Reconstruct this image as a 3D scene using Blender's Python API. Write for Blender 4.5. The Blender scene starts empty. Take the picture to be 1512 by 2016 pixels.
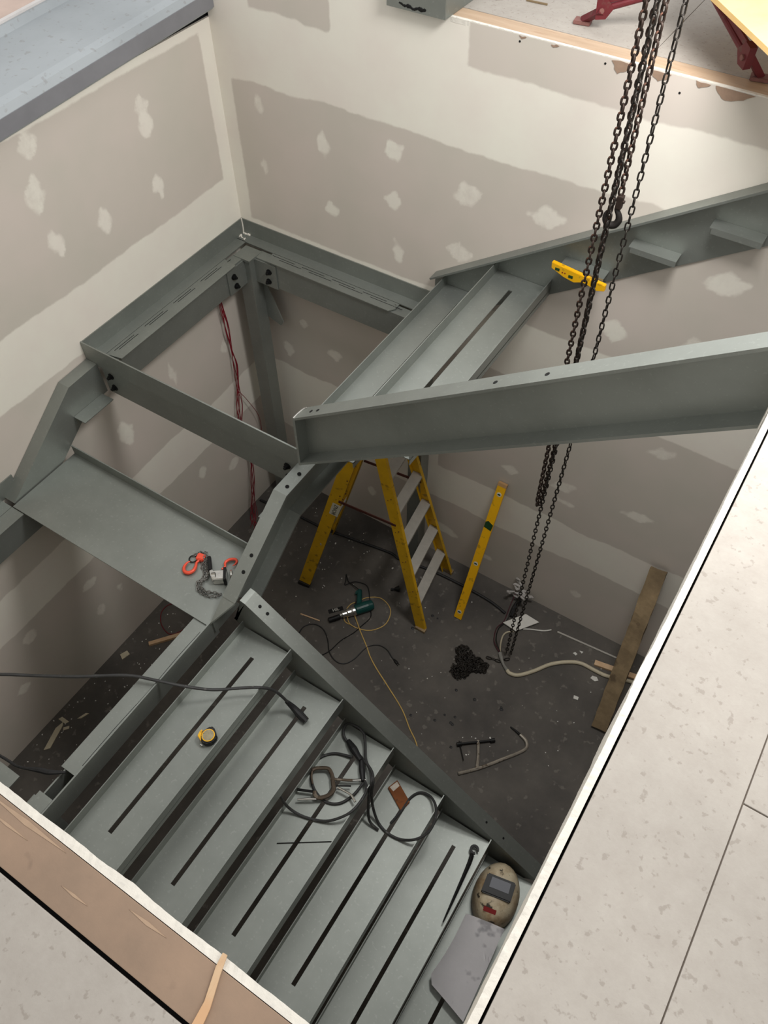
import bpy, bmesh, math, random
import numpy as np
from mathutils import Vector, Matrix, noise
random.seed(7)
SC = bpy.context.scene
COL = SC.collection

# ---------------------------------------------------------------- camera
CAM_POS = Vector((3.136, -3.25, 5.222))
yaw, pit, rol = -0.579508645, 0.916380805, 0.0113671053
cy, sy = math.cos(yaw), math.sin(yaw)
fh = Vector((sy, cy, 0)); rt = Vector((cy, -sy, 0)); up = Vector((0, 0, 1))
fw = math.cos(pit)*fh - math.sin(pit)*up
dn = -(math.sin(pit)*fh + math.cos(pit)*up)
cr, sr = math.cos(rol), math.sin(rol)
cx_, cd_ = cr*rt + sr*dn, -sr*rt + cr*dn
cam = bpy.data.objects.new('camera', bpy.data.cameras.new('camera'))
COL.objects.link(cam)
m = Matrix((( cx_.x, -cd_.x, -fw.x, CAM_POS.x), (cx_.y, -cd_.y, -fw.y, CAM_POS.y), (cx_.z, -cd_.z, -fw.z, CAM_POS.z), (0, 0, 0, 1)))
cam.matrix_world = m
cam.data.sensor_fit = 'HORIZONTAL'; cam.data.sensor_width = 36
cam.data.lens = 36*1610.8/1512
cam.data.clip_start = 0.05
SC.camera = cam

# ---------------------------------------------------------------- light
W = bpy.data.worlds.new('sky'); SC.world = W; W.use_nodes = True
bg = W.node_tree.nodes['Background']
bg.inputs[0].default_value = (1.0, 0.985, 0.96, 1); bg.inputs[1].default_value = 0.74
win = bpy.data.objects.new('window_light', bpy.data.lights.new('window_light', 'AREA')); COL.objects.link(win)
win.data.shape = 'RECTANGLE'; win.data.size = 2.4; win.data.size_y = 1.8; win.data.energy = 22; win.data.color = (1.0, 0.97, 0.92)
win.location = (5.2, -2.4, 6.3); win.rotation_euler = (Vector(win.location)-Vector((1.6, -.6, 2.6))).to_track_quat('Z', 'Y').to_euler()
sheen_l = bpy.data.objects.new('skylight', bpy.data.lights.new('skylight', 'AREA')); COL.objects.link(sheen_l)  # added area lamp, unseen, brightens level surfaces and puts a sheen on steel
sheen_l.data.shape = 'RECTANGLE'; sheen_l.data.size = 3.2; sheen_l.data.size_y = 3.2; sheen_l.data.energy = 35; sheen_l.data.color = (0.96, 0.985, 1.0)
sheen_l.location = (0.6, 2.2, 8.2); sheen_l.rotation_euler = (Vector(sheen_l.location)-Vector((1.8, -1.4, 2.6))).to_track_quat('Z', 'Y').to_euler()
lamp = bpy.data.objects.new('overhead_light', bpy.data.lights.new('overhead_light', 'AREA')); COL.objects.link(lamp)
lamp.data.shape = 'DISK'; lamp.data.size = 0.8; lamp.data.energy = 72; lamp.data.color = (1.0, 0.985, 0.96)
lamp.location = (2.85, -.90, 5.20)
SC.view_settings.view_transform = 'Standard'; SC.view_settings.look = 'None'
SC.view_settings.gamma = 1; SC.view_settings.use_curve_mapping = False
SC.view_settings.exposure = 0.15

# ---------------------------------------------------------------- materials
def s2l(c):
    return tuple(((v/255)/12.92 if v/255 <= .04045 else ((v/255+.055)/1.055)**2.4) for v in c)
MATS = {}
def mat(name, c, rough=.5, metal=0, var=.08, scale=6, spots=None, spot_amt=.0, spot_scale=30, bump=0, bump_scale=60, spec=.4, c2=None, mix_scale=3, mix_at=.5, mix_w=.1, stretch=None):
    """painted / natural surface: base colour, broad variation, optional second colour and spots"""
    if name in MATS: return MATS[name]
    M = bpy.data.materials.new(name); M.use_nodes = True
    nt = M.node_tree; N = nt.nodes; L = nt.links
    b = N['Principled BSDF']; b.inputs['Roughness'].default_value = rough; b.inputs['Metallic'].default_value = metal
    b.inputs['Specular IOR Level'].default_value = spec
    tc = N.new('ShaderNodeTexCoord'); vec = tc.outputs['Object']
    if stretch:
        mp = N.new('ShaderNodeMapping'); mp.inputs['Scale'].default_value = stretch; L.new(vec, mp.inputs[0]); vec = mp.outputs[0]
    def nz(s, d=4, r=.6):
        n = N.new('ShaderNodeTexNoise'); n.inputs['Scale'].default_value = s; n.inputs['Detail'].default_value = d; n.inputs['Roughness'].default_value = r
        L.new(vec, n.inputs['Vector']); return n.outputs['Fac']
    def ramp(f, a, b_, va, vb):
        r = N.new('ShaderNodeMapRange'); r.inputs[1].default_value = a; r.inputs[2].default_value = b_; r.inputs[3].default_value = va; r.inputs[4].default_value = vb
        L.new(f, r.inputs[0]); return r.outputs[0]
    def mix(f, A, B, mode='MIX'):
        x = N.new('ShaderNodeMix'); x.data_type = 'RGBA'; x.blend_type = mode
        if isinstance(f, float): x.inputs[0].default_value = f
        else: L.new(f, x.inputs[0])
        for i, v in ((6, A), (7, B)):
            if isinstance(v, tuple): x.inputs[i].default_value = (*v, 1)
            else: L.new(v, x.inputs[i])
        return x.outputs[2]
    base = tuple(s2l(c)); col = base
    if c2: col = mix(ramp(nz(mix_scale, 6, .65), mix_at-mix_w, mix_at+mix_w, 0, 1), base, tuple(s2l(c2)))
    lo = tuple([1-var]*3); hi = tuple([1+var]*3)
    col = mix(1.0, col, mix(ramp(nz(scale), .3, .7, 0, 1), lo, hi), 'MULTIPLY')
    if spots: col = mix(ramp(nz(spot_scale, 3, .5), .62, .68, 0, spot_amt), col, tuple(s2l(spots)))
    L.new(col, b.inputs['Base Color'])
    if bump:
        bp = N.new('ShaderNodeBump'); bp.inputs['Strength'].default_value = bump; bp.inputs['Distance'].default_value = .004
        L.new(nz(bump_scale, 5, .6), bp.inputs['Height']); L.new(bp.outputs[0], b.inputs['Normal'])
    MATS[name] = M; return M

STEEL = mat('grey_primer_steel', (142, 146, 141), .45, .62, .05, 4, (170, 174, 168), .2, 70, spec=.4, c2=(132, 136, 131), mix_scale=1.3)
BEAM = mat('scuffed_grey_steel', (156, 162, 166), .5, 0, .05, 3, (120, 112, 106), .3, 34, c2=(164, 170, 174), mix_scale=1.0)
BLACKM = mat('black_bolt_steel', (22, 22, 22), .5, .4)
DARK = mat('dark_gap', (10, 10, 10), .9)
CONC = mat('dirty_concrete', (94, 89, 83), .8, 0, .16, 2.5, (140, 134, 125), .3, 17, .3, 30, c2=(66, 63, 60), mix_scale=1.6, mix_w=.2)
SHEET = mat('dusty_floor_sheet', (172, 166, 158), .75, 0, .06, 3, (132, 123, 114), .5, 70, .2, 40, c2=(158, 151, 143), mix_scale=24, mix_w=.28)
PLY = mat('worn_formply', (150, 126, 106), .6, 0, .08, 3, (110, 92, 78), .5, 14, .15, 40, c2=(138, 117, 99), mix_scale=4)
PINE = mat('pale_pine', (190, 166, 142), .6, 0, .06, 4, (160, 124, 98), .4, 12, .1, 50, c2=(180, 154, 128), mix_scale=6, stretch=(.6, 5, 5))
PLASTER = mat('raw_plaster_edge', (216, 211, 201), .9, 0, .05, 40, (200, 196, 188), .5, 60, .5, 60)
PINEY = mat('pale_pine_lath', (204, 174, 140), .6, 0, .06, 10, c2=(196, 156, 118), mix_scale=8)
CHAIN = mat('rusty_chain_steel', (62, 50, 44), .55, .5, .2, 30, (120, 66, 40), .5, 18)
HANDC = mat('dark_chain_steel', (46, 42, 38), .5, .5, .15, 30)
HOOKM = mat('dull_black_hook', (48, 44, 42), .5, .5, .2, 30)
REDP = mat('worn_red_paint', (100, 34, 40), .5, .1, .15, 20, (96, 60, 56), .8, 30)
RUSTY = mat('rusty_foot_steel', (128, 88, 82), .7, .2, .15, 25)
YEL = mat('ladder_yellow', (205, 160, 22), .5, 0, .12, 7, (70, 55, 30), .55, 22)
LEVELY = mat('level_yellow', (236, 178, 20), .35, 0, .04, 7, (120, 90, 40), .5, 30)
ALU = mat('dusty_aluminium', (170, 166, 158), .5, .3, .08, 20)
BROWNST = mat('rusty_spreader', (88, 50, 42), .6, .3, .15, 20)
TIMB = mat('muddy_timber', (142, 122, 92), .85, 0, .2, 7, (80, 66, 50), .7, 9, .6, 25, c2=(104, 88, 66), mix_scale=6, mix_w=.2)
BLK = mat('black_rubber', (30, 30, 31), .55, 0, .15, 30)
CABLE = mat('scuffed_rubber_cable', (52, 52, 52), .6, 0, .25, 12, (110, 108, 104), .5, 30)
CORD = mat('black_cord', (18, 18, 18), .5)
GREEN = mat('dark_green_plastic', (14, 66, 62), .4, 0, .1, 20)
CHROME = mat('worn_chrome', (190, 188, 182), .25, .9, .15, 40)
ORANGE = mat('orange_red_hook', (222, 82, 58), .4, .1, .08, 20)
GALV = mat('zinc_chain', (120, 118, 114), .35, .8, .15, 40)
YCORD = mat('yellow_hose', (190, 158, 92), .6, 0, .1, 20)
REDW = mat('red_wire', (120, 22, 36), .5, 0, .15, 20)
CREAM = mat('cream_conduit', (186, 176, 152), .5, 0, .08, 20)
WHITE = mat('white_plastic', (205, 203, 196), .6, 0, .05, 20)
CLAMPM = mat('bare_clamp_steel', (158, 150, 138), .4, .5, .2, 20, (84, 66, 50), .8, 30)
HELM = mat('stained_cream_shell', (216, 204, 176), .4, 0, .15, 10, (38, 34, 28), .95, 24, c2=(150, 124, 92), mix_scale=9, mix_w=.15)
LENS = mat('grey_lens', (105, 107, 114), .5, 0, .02)
PAPER = mat('marked_paper', (243, 241, 243), .8, 0, .04, 6, (160, 158, 164), .6, 9)
REDL = mat('red_sticker', (130, 30, 30), .5)
RUSTP = mat('rusty_packer', (132, 78, 40), .8, .1, .2, 12, (84, 52, 36), .7, 20)
GREENINK = mat('green_ink', (20, 60, 26), .6)
PLYB = mat('yellow_plywood', (228, 192, 128), .6, 0, .05, 3, (170, 130, 70), .4, 9, c2=(216, 178, 112), mix_scale=3)
INK = mat('dark_ink', (34, 32, 28), .6)
TAPEF = mat('tape_face_print', (150, 140, 112), .5, 0, .2, 60, (60, 56, 50), .9, 70)
CLOTH = mat('white_rag', (176, 172, 168), .9, 0, .1, 40)
BROWNTORN = mat('torn_brown_paper', (148, 124, 106), .9, 0, .12, 30)

def wall_mat():
    M = bpy.data.materials.new('taped_plasterboard'); M.use_nodes = True
    nt = M.node_tree; N = nt.nodes; L = nt.links; b = N['Principled BSDF']
    b.inputs['Roughness'].default_value = .75; b.inputs['Specular IOR Level'].default_value = .25
    at = N.new('ShaderNodeAttribute'); at.attribute_name = 'mud'
    tc = N.new('ShaderNodeTexCoord')
    def nz(s, d=4, r=.6):
        n = N.new('ShaderNodeTexNoise'); n.inputs['Scale'].default_value = s; n.inputs['Detail'].default_value = d; n.inputs['Roughness'].default_value = r
        L.new(tc.outputs['Object'], n.inputs['Vector']); return n.outputs['Fac']
    a = N.new('ShaderNodeMath'); a.operation = 'MULTIPLY_ADD'; L.new(nz(28, 5), a.inputs[0]); a.inputs[1].default_value = .4; a.inputs[2].default_value = -.2
    s = N.new('ShaderNodeMath'); s.operation = 'ADD'; L.new(at.outputs['Fac'], s.inputs[0]); L.new(a.outputs[0], s.inputs[1])
    r = N.new('ShaderNodeMapRange'); r.interpolation_type = 'SMOOTHSTEP'
    r.inputs[1].default_value = .30; r.inputs[2].default_value = .72; L.new(s.outputs[0], r.inputs[0])
    def mix(f, A, B):
        x = N.new('ShaderNodeMix'); x.data_type = 'RGBA'
        L.new(f, x.inputs[0])
        for i, v in ((6, A), (7, B)):
            if isinstance(v, tuple): x.inputs[i].default_value = (*v, 1)
            else: L.new(v, x.inputs[i])
        return x.outputs[2]
    def rg(f, a_, b_):
        q = N.new('ShaderNodeMapRange'); q.inputs[1].default_value = a_; q.inputs[2].default_value = b_; L.new(f, q.inputs[0]); return q.outputs[0]
    paper = mix(rg(nz(1.6, 3), .35, .65), s2l((204, 194, 185)), s2l((196, 190, 179)))
    mud = mix(rg(nz(2.2, 5), .35, .65), s2l((226, 219, 209)), s2l((230, 227, 215)))
    L.new(mix(r.outputs[0], paper, mud), b.inputs['Base Color'])
    MATS['wall'] = M; return M
WALL = wall_mat()

# ---------------------------------------------------------------- helpers
ORG = {}
def thing(name, label, cat, loc, group=None):
    o = bpy.data.objects.new(name, None); COL.objects.link(o); o.location = loc; o.empty_display_size = .05
    o['label'] = label; o['category'] = cat
    if group: o['group'] = group
    ORG[o.name] = Vector(loc); return o
def obj(name, bm, material, parent=None, label=None, cat=None, group=None, kind=None, smooth=False, at=None):
    """link a bmesh (world coordinates) as one mesh object"""
    me = bpy.data.meshes.new(name); 
    off = ORG[parent.name] if parent else (Vector(at) if at else Vector((0, 0, 0)))
    if isinstance(bm, bmesh.types.BMesh):
        bmesh.ops.translate(bm, vec=-off, verts=bm.verts)
        bm.to_mesh(me); bm.free()
    if smooth:
        for p in me.polygons: p.use_smooth = True
    o = bpy.data.objects.new(name, me); COL.objects.link(o); me.materials.append(material)
    if parent: o.parent = parent
    else: o.location = off
    ORG[o.name] = off
    if label: o['label'] = label
    if cat: o['category'] = cat
    if group: o['group'] = group
    if kind: o['kind'] = kind
    return o
def B(*boxes, bm=None, bev=0):
    bm = bm or bmesh.new()
    for x0, x1, y0, y1, z0, z1 in boxes:
        x0, x1 = sorted((x0, x1)); y0, y1 = sorted((y0, y1)); z0, z1 = sorted((z0, z1))
        v = [bm.verts.new(p) for p in ((x0,y0,z0),(x1,y0,z0),(x1,y1,z0),(x0,y1,z0),(x0,y0,z1),(x1,y0,z1),(x1,y1,z1),(x0,y1,z1))]
        for f in ((3,2,1,0),(4,5,6,7),(0,1,5,4),(1,2,6,5),(2,3,7,6),(3,0,4,7)): bm.faces.new([v[i] for i in f])
    if bev: bmesh.ops.bevel(bm, geom=bm.edges[:], offset=bev, segments=2, affect='EDGES', profile=.7)
    return bm
def prism(poly, vec, bm=None, bev=0):
    """polygon of 3D points extruded along vec"""
    bm = bm or bmesh.new(); vec = Vector(vec)
    a = [bm.verts.new(p) for p in poly]; b = [bm.verts.new(Vector(p)+vec) for p in poly]
    n = len(poly); fs = [bm.faces.new(a), bm.faces.new(b[::-1])]
    for i in range(n): fs.append(bm.faces.new((a[i], b[i], b[(i+1) % n], a[(i+1) % n])))
    bmesh.ops.recalc_face_normals(bm, faces=fs)
    if bev: bmesh.ops.bevel(bm, geom=bm.edges[:], offset=bev, segments=2, affect='EDGES')
    return bm
def obox(c, ax, ay, az, bm=None, bev=0):
    """oriented box from centre and three half-axis vectors"""
    bm = bm or bmesh.new(); c = Vector(c); ax, ay, az = Vector(ax), Vector(ay), Vector(az)
    p = [c-ax-ay-az, c+ax-ay-az, c+ax+ay-az, c-ax+ay-az]
    return prism(p, az*2, bm, bev)
def bar(p0, p1, w, t, side=(0, 0, 1), bm=None, bev=0):
    """rectangular bar between two points; w along side, t across"""
    p0, p1 = Vector(p0), Vector(p1); d = (p1-p0); n = d.cross(Vector(side)).normalized(); s = n.cross(d).normalized()
    return obox((p0+p1)/2, d/2, s*w/2, n*t/2, bm, bev)
def spline(pts, k=6):
    P = [Vector(p) for p in pts]; out = []
    for i in range(len(P)-1):
        p0 = P[max(i-1, 0)]; p1 = P[i]; p2 = P[i+1]; p3 = P[min(i+2, len(P)-1)]
        for j in range(k):
            t = j/k
            out.append(.5*((2*p1)+(p2-p0)*t+(2*p0-5*p1+4*p2-p3)*t*t+(3*p1-p0-3*p2+p3)*t**3))
    return out+[P[-1]]
def tube(pts, r, n=8, bm=None, smoothk=6, cap=True, closed=False, radii=None):
    bm = bm or bmesh.new()
    P = spline(pts, smoothk) if smoothk > 1 else [Vector(p) for p in pts]
    if radii and smoothk > 1:
        R = []
        for i in range(len(radii)-1):
            for j in range(smoothk): R.append(radii[i]+(radii[i+1]-radii[i])*j/smoothk)
        R.append(radii[-1])
    else: R = radii or [r]*len(P)
    rings = []; prev = None; m = len(P)
    for i, p in enumerate(P):
        d = (P[(i+1) % m]-P[i-1]) if closed else (P[min(i+1, m-1)]-P[max(i-1, 0)])
        d.normalize()
        if prev is None: u = d.orthogonal().normalized()
        else: u = (prev-d*prev.dot(d)).normalized()
        prev = u; w = d.cross(u)
        rings.append([bm.verts.new(p+(u*math.cos(a)+w*math.sin(a))*R[i]) for a in [2*math.pi*q/n for q in range(n)]])
    rr = list(zip(rings, rings[1:]+rings[:1])) if closed else list(zip(rings, rings[1:]))
    for a, b in rr:
        for q in range(n): bm.faces.new((a[q], a[(q+1) % n], b[(q+1) % n], b[q]))
    if cap and not closed: bm.faces.new(rings[0][::-1]); bm.faces.new(rings[-1])
    return bm
def cyl(p0, p1, r, n=12, bm=None, r2=None):
    return tube([p0, p1], r, n, bm, 1, radii=[r, r2 if r2 else r])
def revolve(profile, c, axis=(0, 0, 1), n=20, bm=None):
    """profile list of (radius, height) around axis through c"""
    bm = bm or bmesh.new(); d = Vector(axis).normalized(); u = d.orthogonal().normalized(); w = d.cross(u); c = Vector(c)
    rings = [[bm.verts.new(c+d*h+(u*math.cos(a)+w*math.sin(a))*max(r, 1e-4)) for a in [2*math.pi*q/n for q in range(n)]] for r, h in profile]
    for a, b in zip(rings, rings[1:]):
        for q in range(n): bm.faces.new((a[q], a[(q+1) % n], b[(q+1) % n], b[q]))
    bm.faces.new(rings[0][::-1]); bm.faces.new(rings[-1]); return bm
def rag_poly(pts, seed=0, amp=.004, step=.02):
    """closed outline made irregular"""
    out = []; P = [Vector(p) for p in pts]
    for i, a in enumerate(P):
        b = P[(i+1) % len(P)]; L = (b-a).length; k = max(1, int(L/step))
        for j in range(k):
            q = a.lerp(b, j/k)
            n_ = noise.noise_vector(q*40+Vector((seed, 0, 0))); out.append(q+Vector((n_.x*amp, n_.y*amp, 0)))
    return out
def lettering(txt, size, c, right, upv, material, parent, depth=.0006, squash=1):
    cu = bpy.data.curves.new('lettering', 'FONT'); cu.body = txt; cu.size = size; cu.extrude = depth; cu.align_x = 'CENTER'; cu.align_y = 'CENTER'
    t = bpy.data.objects.new('tmp_text', cu); COL.objects.link(t)
    bpy.context.view_layer.update()
    me = bpy.data.meshes.new_from_object(t.evaluated_get(bpy.context.evaluated_depsgraph_get()))
    bpy.data.objects.remove(t)
    r = Vector(right).normalized(); u = Vector(upv).normalized(); n = r.cross(u); c = Vector(c)
    off = ORG[parent.name]
    for v in me.vertices: v.co = c - off + r*v.co.x*squash + u*v.co.y + n*v.co.z
    me.materials.append(material)
    o = bpy.data.objects.new('lettering', me); COL.objects.link(o); o.parent = parent; ORG[o.name] = off
    return o
def copy_part(o, parent, loc):
    c = o.copy(); COL.objects.link(c); c.parent = parent; c.location = loc; return c
def holes(parent, pts, r=.009, nrm=(0, 0, 1), h=.0012):
    for p in pts:
        p = Vector(p); n = Vector(nrm).normalized()
        obj('bolt_hole', cyl(p-n*.002, p+n*h, r, 14), DARK, parent)
def bolts(parent, pts, nrm):
    n = Vector(nrm).normalized()
    for p in pts:
        p = Vector(p); bm = cyl(p-n*.004, p+n*.004, .019, 16); cyl(p+n*.004, p+n*.016, .0135, 6, bm)
        cyl(p+n*.016, p+n*.026, .008, 10, bm)
        obj('bolt', bm, BLACKM, parent)
def stringer_web(axis, top, depth, c0, c1, parent, name='web', m=STEEL, bottom=None):
    """plate following the polyline top [(s,z)], perpendicular depth, between c0 and c1 across"""
    bot = offset_line(top, depth) if bottom is None else bottom
    bm = bmesh.new()
    P = (lambda s, c, z: (s, c, z)) if axis == 'X' else (lambda s, c, z: (c, s, z))
    for i in range(len(top)-1):
        q = [top[i], top[i+1], bot[i+1], bot[i]]
        a = [P(s, c0, z) for s, z in q]; v = Vector(P(0, c1, 0))-Vector(P(0, c0, 0))
        prism(a, v, bm)
    return bm
def offset_line(top, d):
    out = []
    for i, (s, z) in enumerate(top):
        dirs = []
        if i > 0: dirs.append((Vector(top[i])-Vector(top[i-1])).normalized())
        if i < len(top)-1: dirs.append((Vector(top[i+1])-Vector(top[i])).normalized())
        n = Vector((0, 0))
        for q in dirs:
            k = Vector((-q.y, q.x)); k = -k if k.y > 0 else k; n += k
        n.normalize(); k = Vector((-dirs[0].y, dirs[0].x)); k = -k if k.y > 0 else k
        out.append((s+n.x*d/n.dot(k), z+n.y*d/n.dot(k)))
    return out
def channel(axis, top, depth, c_web, c_toe, t, tf, parent, prefix=''):
    """steel channel: web + two flanges along a bent line"""
    sgn = 1 if c_toe > c_web else -1
    obj('web', stringer_web(axis, offset_line(top, tf), depth-2*tf, c_web, c_web+sgn*t, parent), STEEL, parent)
    obj('top_flange', stringer_web(axis, top, tf, c_web, c_toe, parent), STEEL, parent)
    obj('bottom_flange', stringer_web(axis, offset_line(top, depth-tf), tf, c_web, c_toe, parent), STEEL, parent)

# ---------------------------------------------------------------- structure
def dist_poly_like(U, V, c, a, b, rot=0, p=1.6):
    du, dv = U-c[0], V-c[1]
    x = du*math.cos(rot)+dv*math.sin(rot); y = -du*math.sin(rot)+dv*math.cos(rot)
    return (1-((np.abs(x)/a)**p+(np.abs(y)/b)**p)**(1/p))*min(a, b)
def vnoise(U, V, s, seed):
    rs = np.random.RandomState(seed); out = np.zeros_like(U)
    for k in range(7):
        a = rs.uniform(0, 6.28); f = s*rs.uniform(.5, 1.8); out += np.sin((U*math.cos(a)+V*math.sin(a))*f+rs.uniform(0, 6.28))
    return out/7
def band(V, lo, hi): return np.minimum(V-lo, hi-V)
def wall_grid(name, u0, u1, z0, z1, to3, sdf, back):
    st = .015; nu = int((u1-u0)/st); nv = int((z1-z0)/st)
    us = np.linspace(u0, u1, nu+1); vs = np.linspace(z0, z1, nv+1)
    U, V = np.meshgrid(us, vs, indexing='ij')
    mud = sdf(U, V)
    co = np.stack(to3(U, V), -1).reshape(-1, 3)
    i = np.arange((nu+1)*(nv+1)).reshape(nu+1, nv+1)
    q = np.stack([i[:-1, :-1], i[1:, :-1], i[1:, 1:], i[:-1, 1:]], -1).reshape(-1, 4)
    nb = len(co); co = np.concatenate([co, np.array(back[0])]); 
    bq = np.array([(3,2,1,0),(4,5,6,7),(0,1,5,4),(1,2,6,5),(2,3,7,6),(3,0,4,7)])+nb
    q = np.concatenate([q, bq])
    me = bpy.data.meshes.new(name); me.from_pydata(co.tolist(), [], q.tolist())
    a = me.attributes.new('mud', 'FLOAT', 'POINT'); a.data.foreach_set('value', np.concatenate([mud.reshape(-1), np.zeros(8)]).astype(np.float32))
    me.materials.append(WALL); o = bpy.data.objects.new(name, me); COL.objects.link(o); o['kind'] = 'structure'; ORG[o.name] = Vector((0,0,0)); return o
def boxpts(x0, x1, y0, y1, z0, z1): return [(x0,y0,z0),(x1,y0,z0),(x1,y1,z0),(x0,y1,z0),(x0,y0,z1),(x1,y0,z1),(x1,y1,z1),(x0,y1,z1)]

def patches(U, V, P, w, d0):
    base = np.clip(.5+d0/.035, 0, 1); w2 = vnoise(U, V, 75, 8)*.016+vnoise(U, V, 150, 9)*.006
    for i, (cx, cz, a, b, r) in enumerate(P):
        q = dist_poly_like(U, V, (cx, cz), a*1.08, b*1.05, r, 1.3)+w*.3+w2
        base = np.maximum(base, np.clip(.5+q/.03, 0, 1)*(.68 if i % 3 else .58))
    return base
def sdf_back(X, Z):
    w = vnoise(X, Z, 9, 3)*.03+vnoise(X, Z, 40, 4)*.008
    d = band(Z, 3.24, 3.60)+w
    d = np.maximum(d, np.minimum(Z-3.58, np.minimum(1.46-X, np.maximum(X-.74, .27-X))) + w*.4)
    d = np.maximum(d, .085-X+w*.3)
    d = np.maximum(d, band(Z, 2.02, 2.412)+w*.5)
    low = band(Z, .66, 1.0)+w
    low = np.where(X < 1.45, np.maximum(low, band(Z, .95, 1.30)+w), low)
    d = np.maximum(d, low)
    P = [(.26,3.13,.035,.09,.2),(.66,3.03,.05,.075,0),(1.09,3.12,.06,.065,.5),(.24,2.79,.03,.06,0),(.69,2.67,.05,.055,.3),(1.09,2.85,.055,.06,0),
         (1.51,3.02,.09,.07,.4),(1.93,3.04,.10,.06,.2),(1.12,2.55,.04,.09,.2),(1.49,2.69,.08,.06,0),(2.79,3.01,.10,.07,.3),(2.37,2.57,.07,.07,0),(2.77,2.63,.10,.07,.4),(2.05,2.88,.07,.05,.3),
         (1.97,1.27,.07,.05,0),(2.33,1.33,.10,.05,.4),(2.36,1.2,.08,.03,0),(2.81,1.36,.10,.04,.2),(2.80,1.92,.10,.05,.4),(.25,1.47,.05,.07,0),(.64,1.59,.07,.05,.3),(.40,1.75,.05,.05,0),
         (1.55,.33,.14,.05,-.3),(1.9,.24,.06,.03,0),(.95,1.6,.05,.05,0),(1.5,1.62,.05,.06,0),(.9,.35,.05,.07,.2),(2.6,.33,.05,.05,0),(.35,.4,.05,.06,0)]
    return patches(X, Z, P, w, d)
def sdf_left(Y, Z):
    w = vnoise(Y, Z, 9, 5)*.03+vnoise(Y, Z, 40, 6)*.008
    d = band(Z, 2.32, 2.675)+w*.7
    d = np.maximum(d, Z-3.46+w*.3)
    d = np.maximum(d, Y+.09+w*.2)
    d = np.maximum(d, band(Z, .97, 1.29)+w)
    P = [(-.56,3.29,.05,.06,0),(-.56,3.20,.055,.075,.1),(-.57,2.88,.045,.075,.1),(-1.28,3.19,.06,.10,-.2),(-.96,2.89,.05,.09,.1),(-1.26,2.93,.045,.08,.2),(-1.23,3.40,.06,.07,0),(-1.75,3.0,.05,.08,.2),
         (-1.27,1.63,.06,.12,.15),(-.82,1.74,.03,.10,.1),(-.80,.80,.05,.07,0),(-1.91,.80,.07,.05,0),(-1.92,.50,.05,.06,0),(-2.39,.84,.06,.06,0),(-1.74,.54,.03,.05,0),(-.35,1.62,.05,.07,0),(-.5,.6,.06,.06,0),(-2.6,.5,.05,.05,0),(-2.5,1.7,.05,.08,0),(-2.9,2.9,.05,.08,0)]
    return patches(Y, Z, P, w, d)
ZU = 3.782
wb = wall_grid('wall_back', 0, 4.6, 0, ZU-.004, lambda U, V: (U, U*0, V), sdf_back, (boxpts(0, 4.6, .002, .014, 0, ZU-.006),))
wl = wall_grid('wall_left', -3.2, 0, 0, 3.50, lambda U, V: (U*0, -3.2-U, V), lambda Y, Z: sdf_left(-3.2-Y, Z), (boxpts(-.014, -.002, -3.2, .012, 0, 3.50),))
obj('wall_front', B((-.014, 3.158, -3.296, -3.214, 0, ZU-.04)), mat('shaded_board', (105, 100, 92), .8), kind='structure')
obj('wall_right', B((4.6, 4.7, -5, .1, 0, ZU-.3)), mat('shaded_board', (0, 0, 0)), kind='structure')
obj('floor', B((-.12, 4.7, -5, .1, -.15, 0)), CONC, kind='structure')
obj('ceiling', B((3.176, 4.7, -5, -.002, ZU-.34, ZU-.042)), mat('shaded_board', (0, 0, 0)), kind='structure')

def strip_edge(name, p0, p1, w, z0, z1, side, seed, jag=.006):
    """plasterboard edge: solid strip whose inner edge is broken and furry"""
    p0, p1 = Vector(p0), Vector(p1); L = (p1-p0).length; d = (p1-p0)/L; s = Vector(side); rs = random.Random(seed); n = int(L/.008)
    bm = bmesh.new(); rows = []
    for i in range(n+1):
        p = p0+d*(L*i/n); j = abs(noise.noise(Vector((i*.05, seed, 0))))*jag*.35 + max(0, noise.noise(Vector((i*.035, seed+9, 0)))-.28)*jag*2.2*(.6+.4*rs.random()) + rs.uniform(0, .0006)
        q = p+s*(w+j)
        rows.append([bm.verts.new((p.x, p.y, z0)), bm.verts.new((q.x, q.y, z0)), bm.verts.new((q.x, q.y, z1-rs.uniform(0, .002))), bm.verts.new((p.x, p.y, z1))])
    for a, b in zip(rows, rows[1:]):
        for k in range(4): bm.faces.new((a[k], a[(k+1) % 4], b[(k+1) % 4], b[k]))
    bm.faces.new(rows[0]); bm.faces.new(rows[-1][::-1]); bmesh.ops.recalc_face_normals(bm, faces=bm.faces[:])
    return obj(name, bm, PLASTER, kind='structure')
strip_edge('trim_1', (-.5, -3.2135, 0), (3.158, -3.2135, 0), .0135, 0.02, ZU, (0, 1, 0), 1, .009)
strip_edge('trim_2', (3.1715, -3.2, 0), (3.1715, -.002, 0), .0135, ZU-.36, ZU, (-1, 0, 0), 2, .009)
strip_edge('trim_3', (1.30, .0135, 0), (4.6, .0135, 0), .0125, ZU-.02, ZU+.001, (0, -1, 0), 3, .004)
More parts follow.
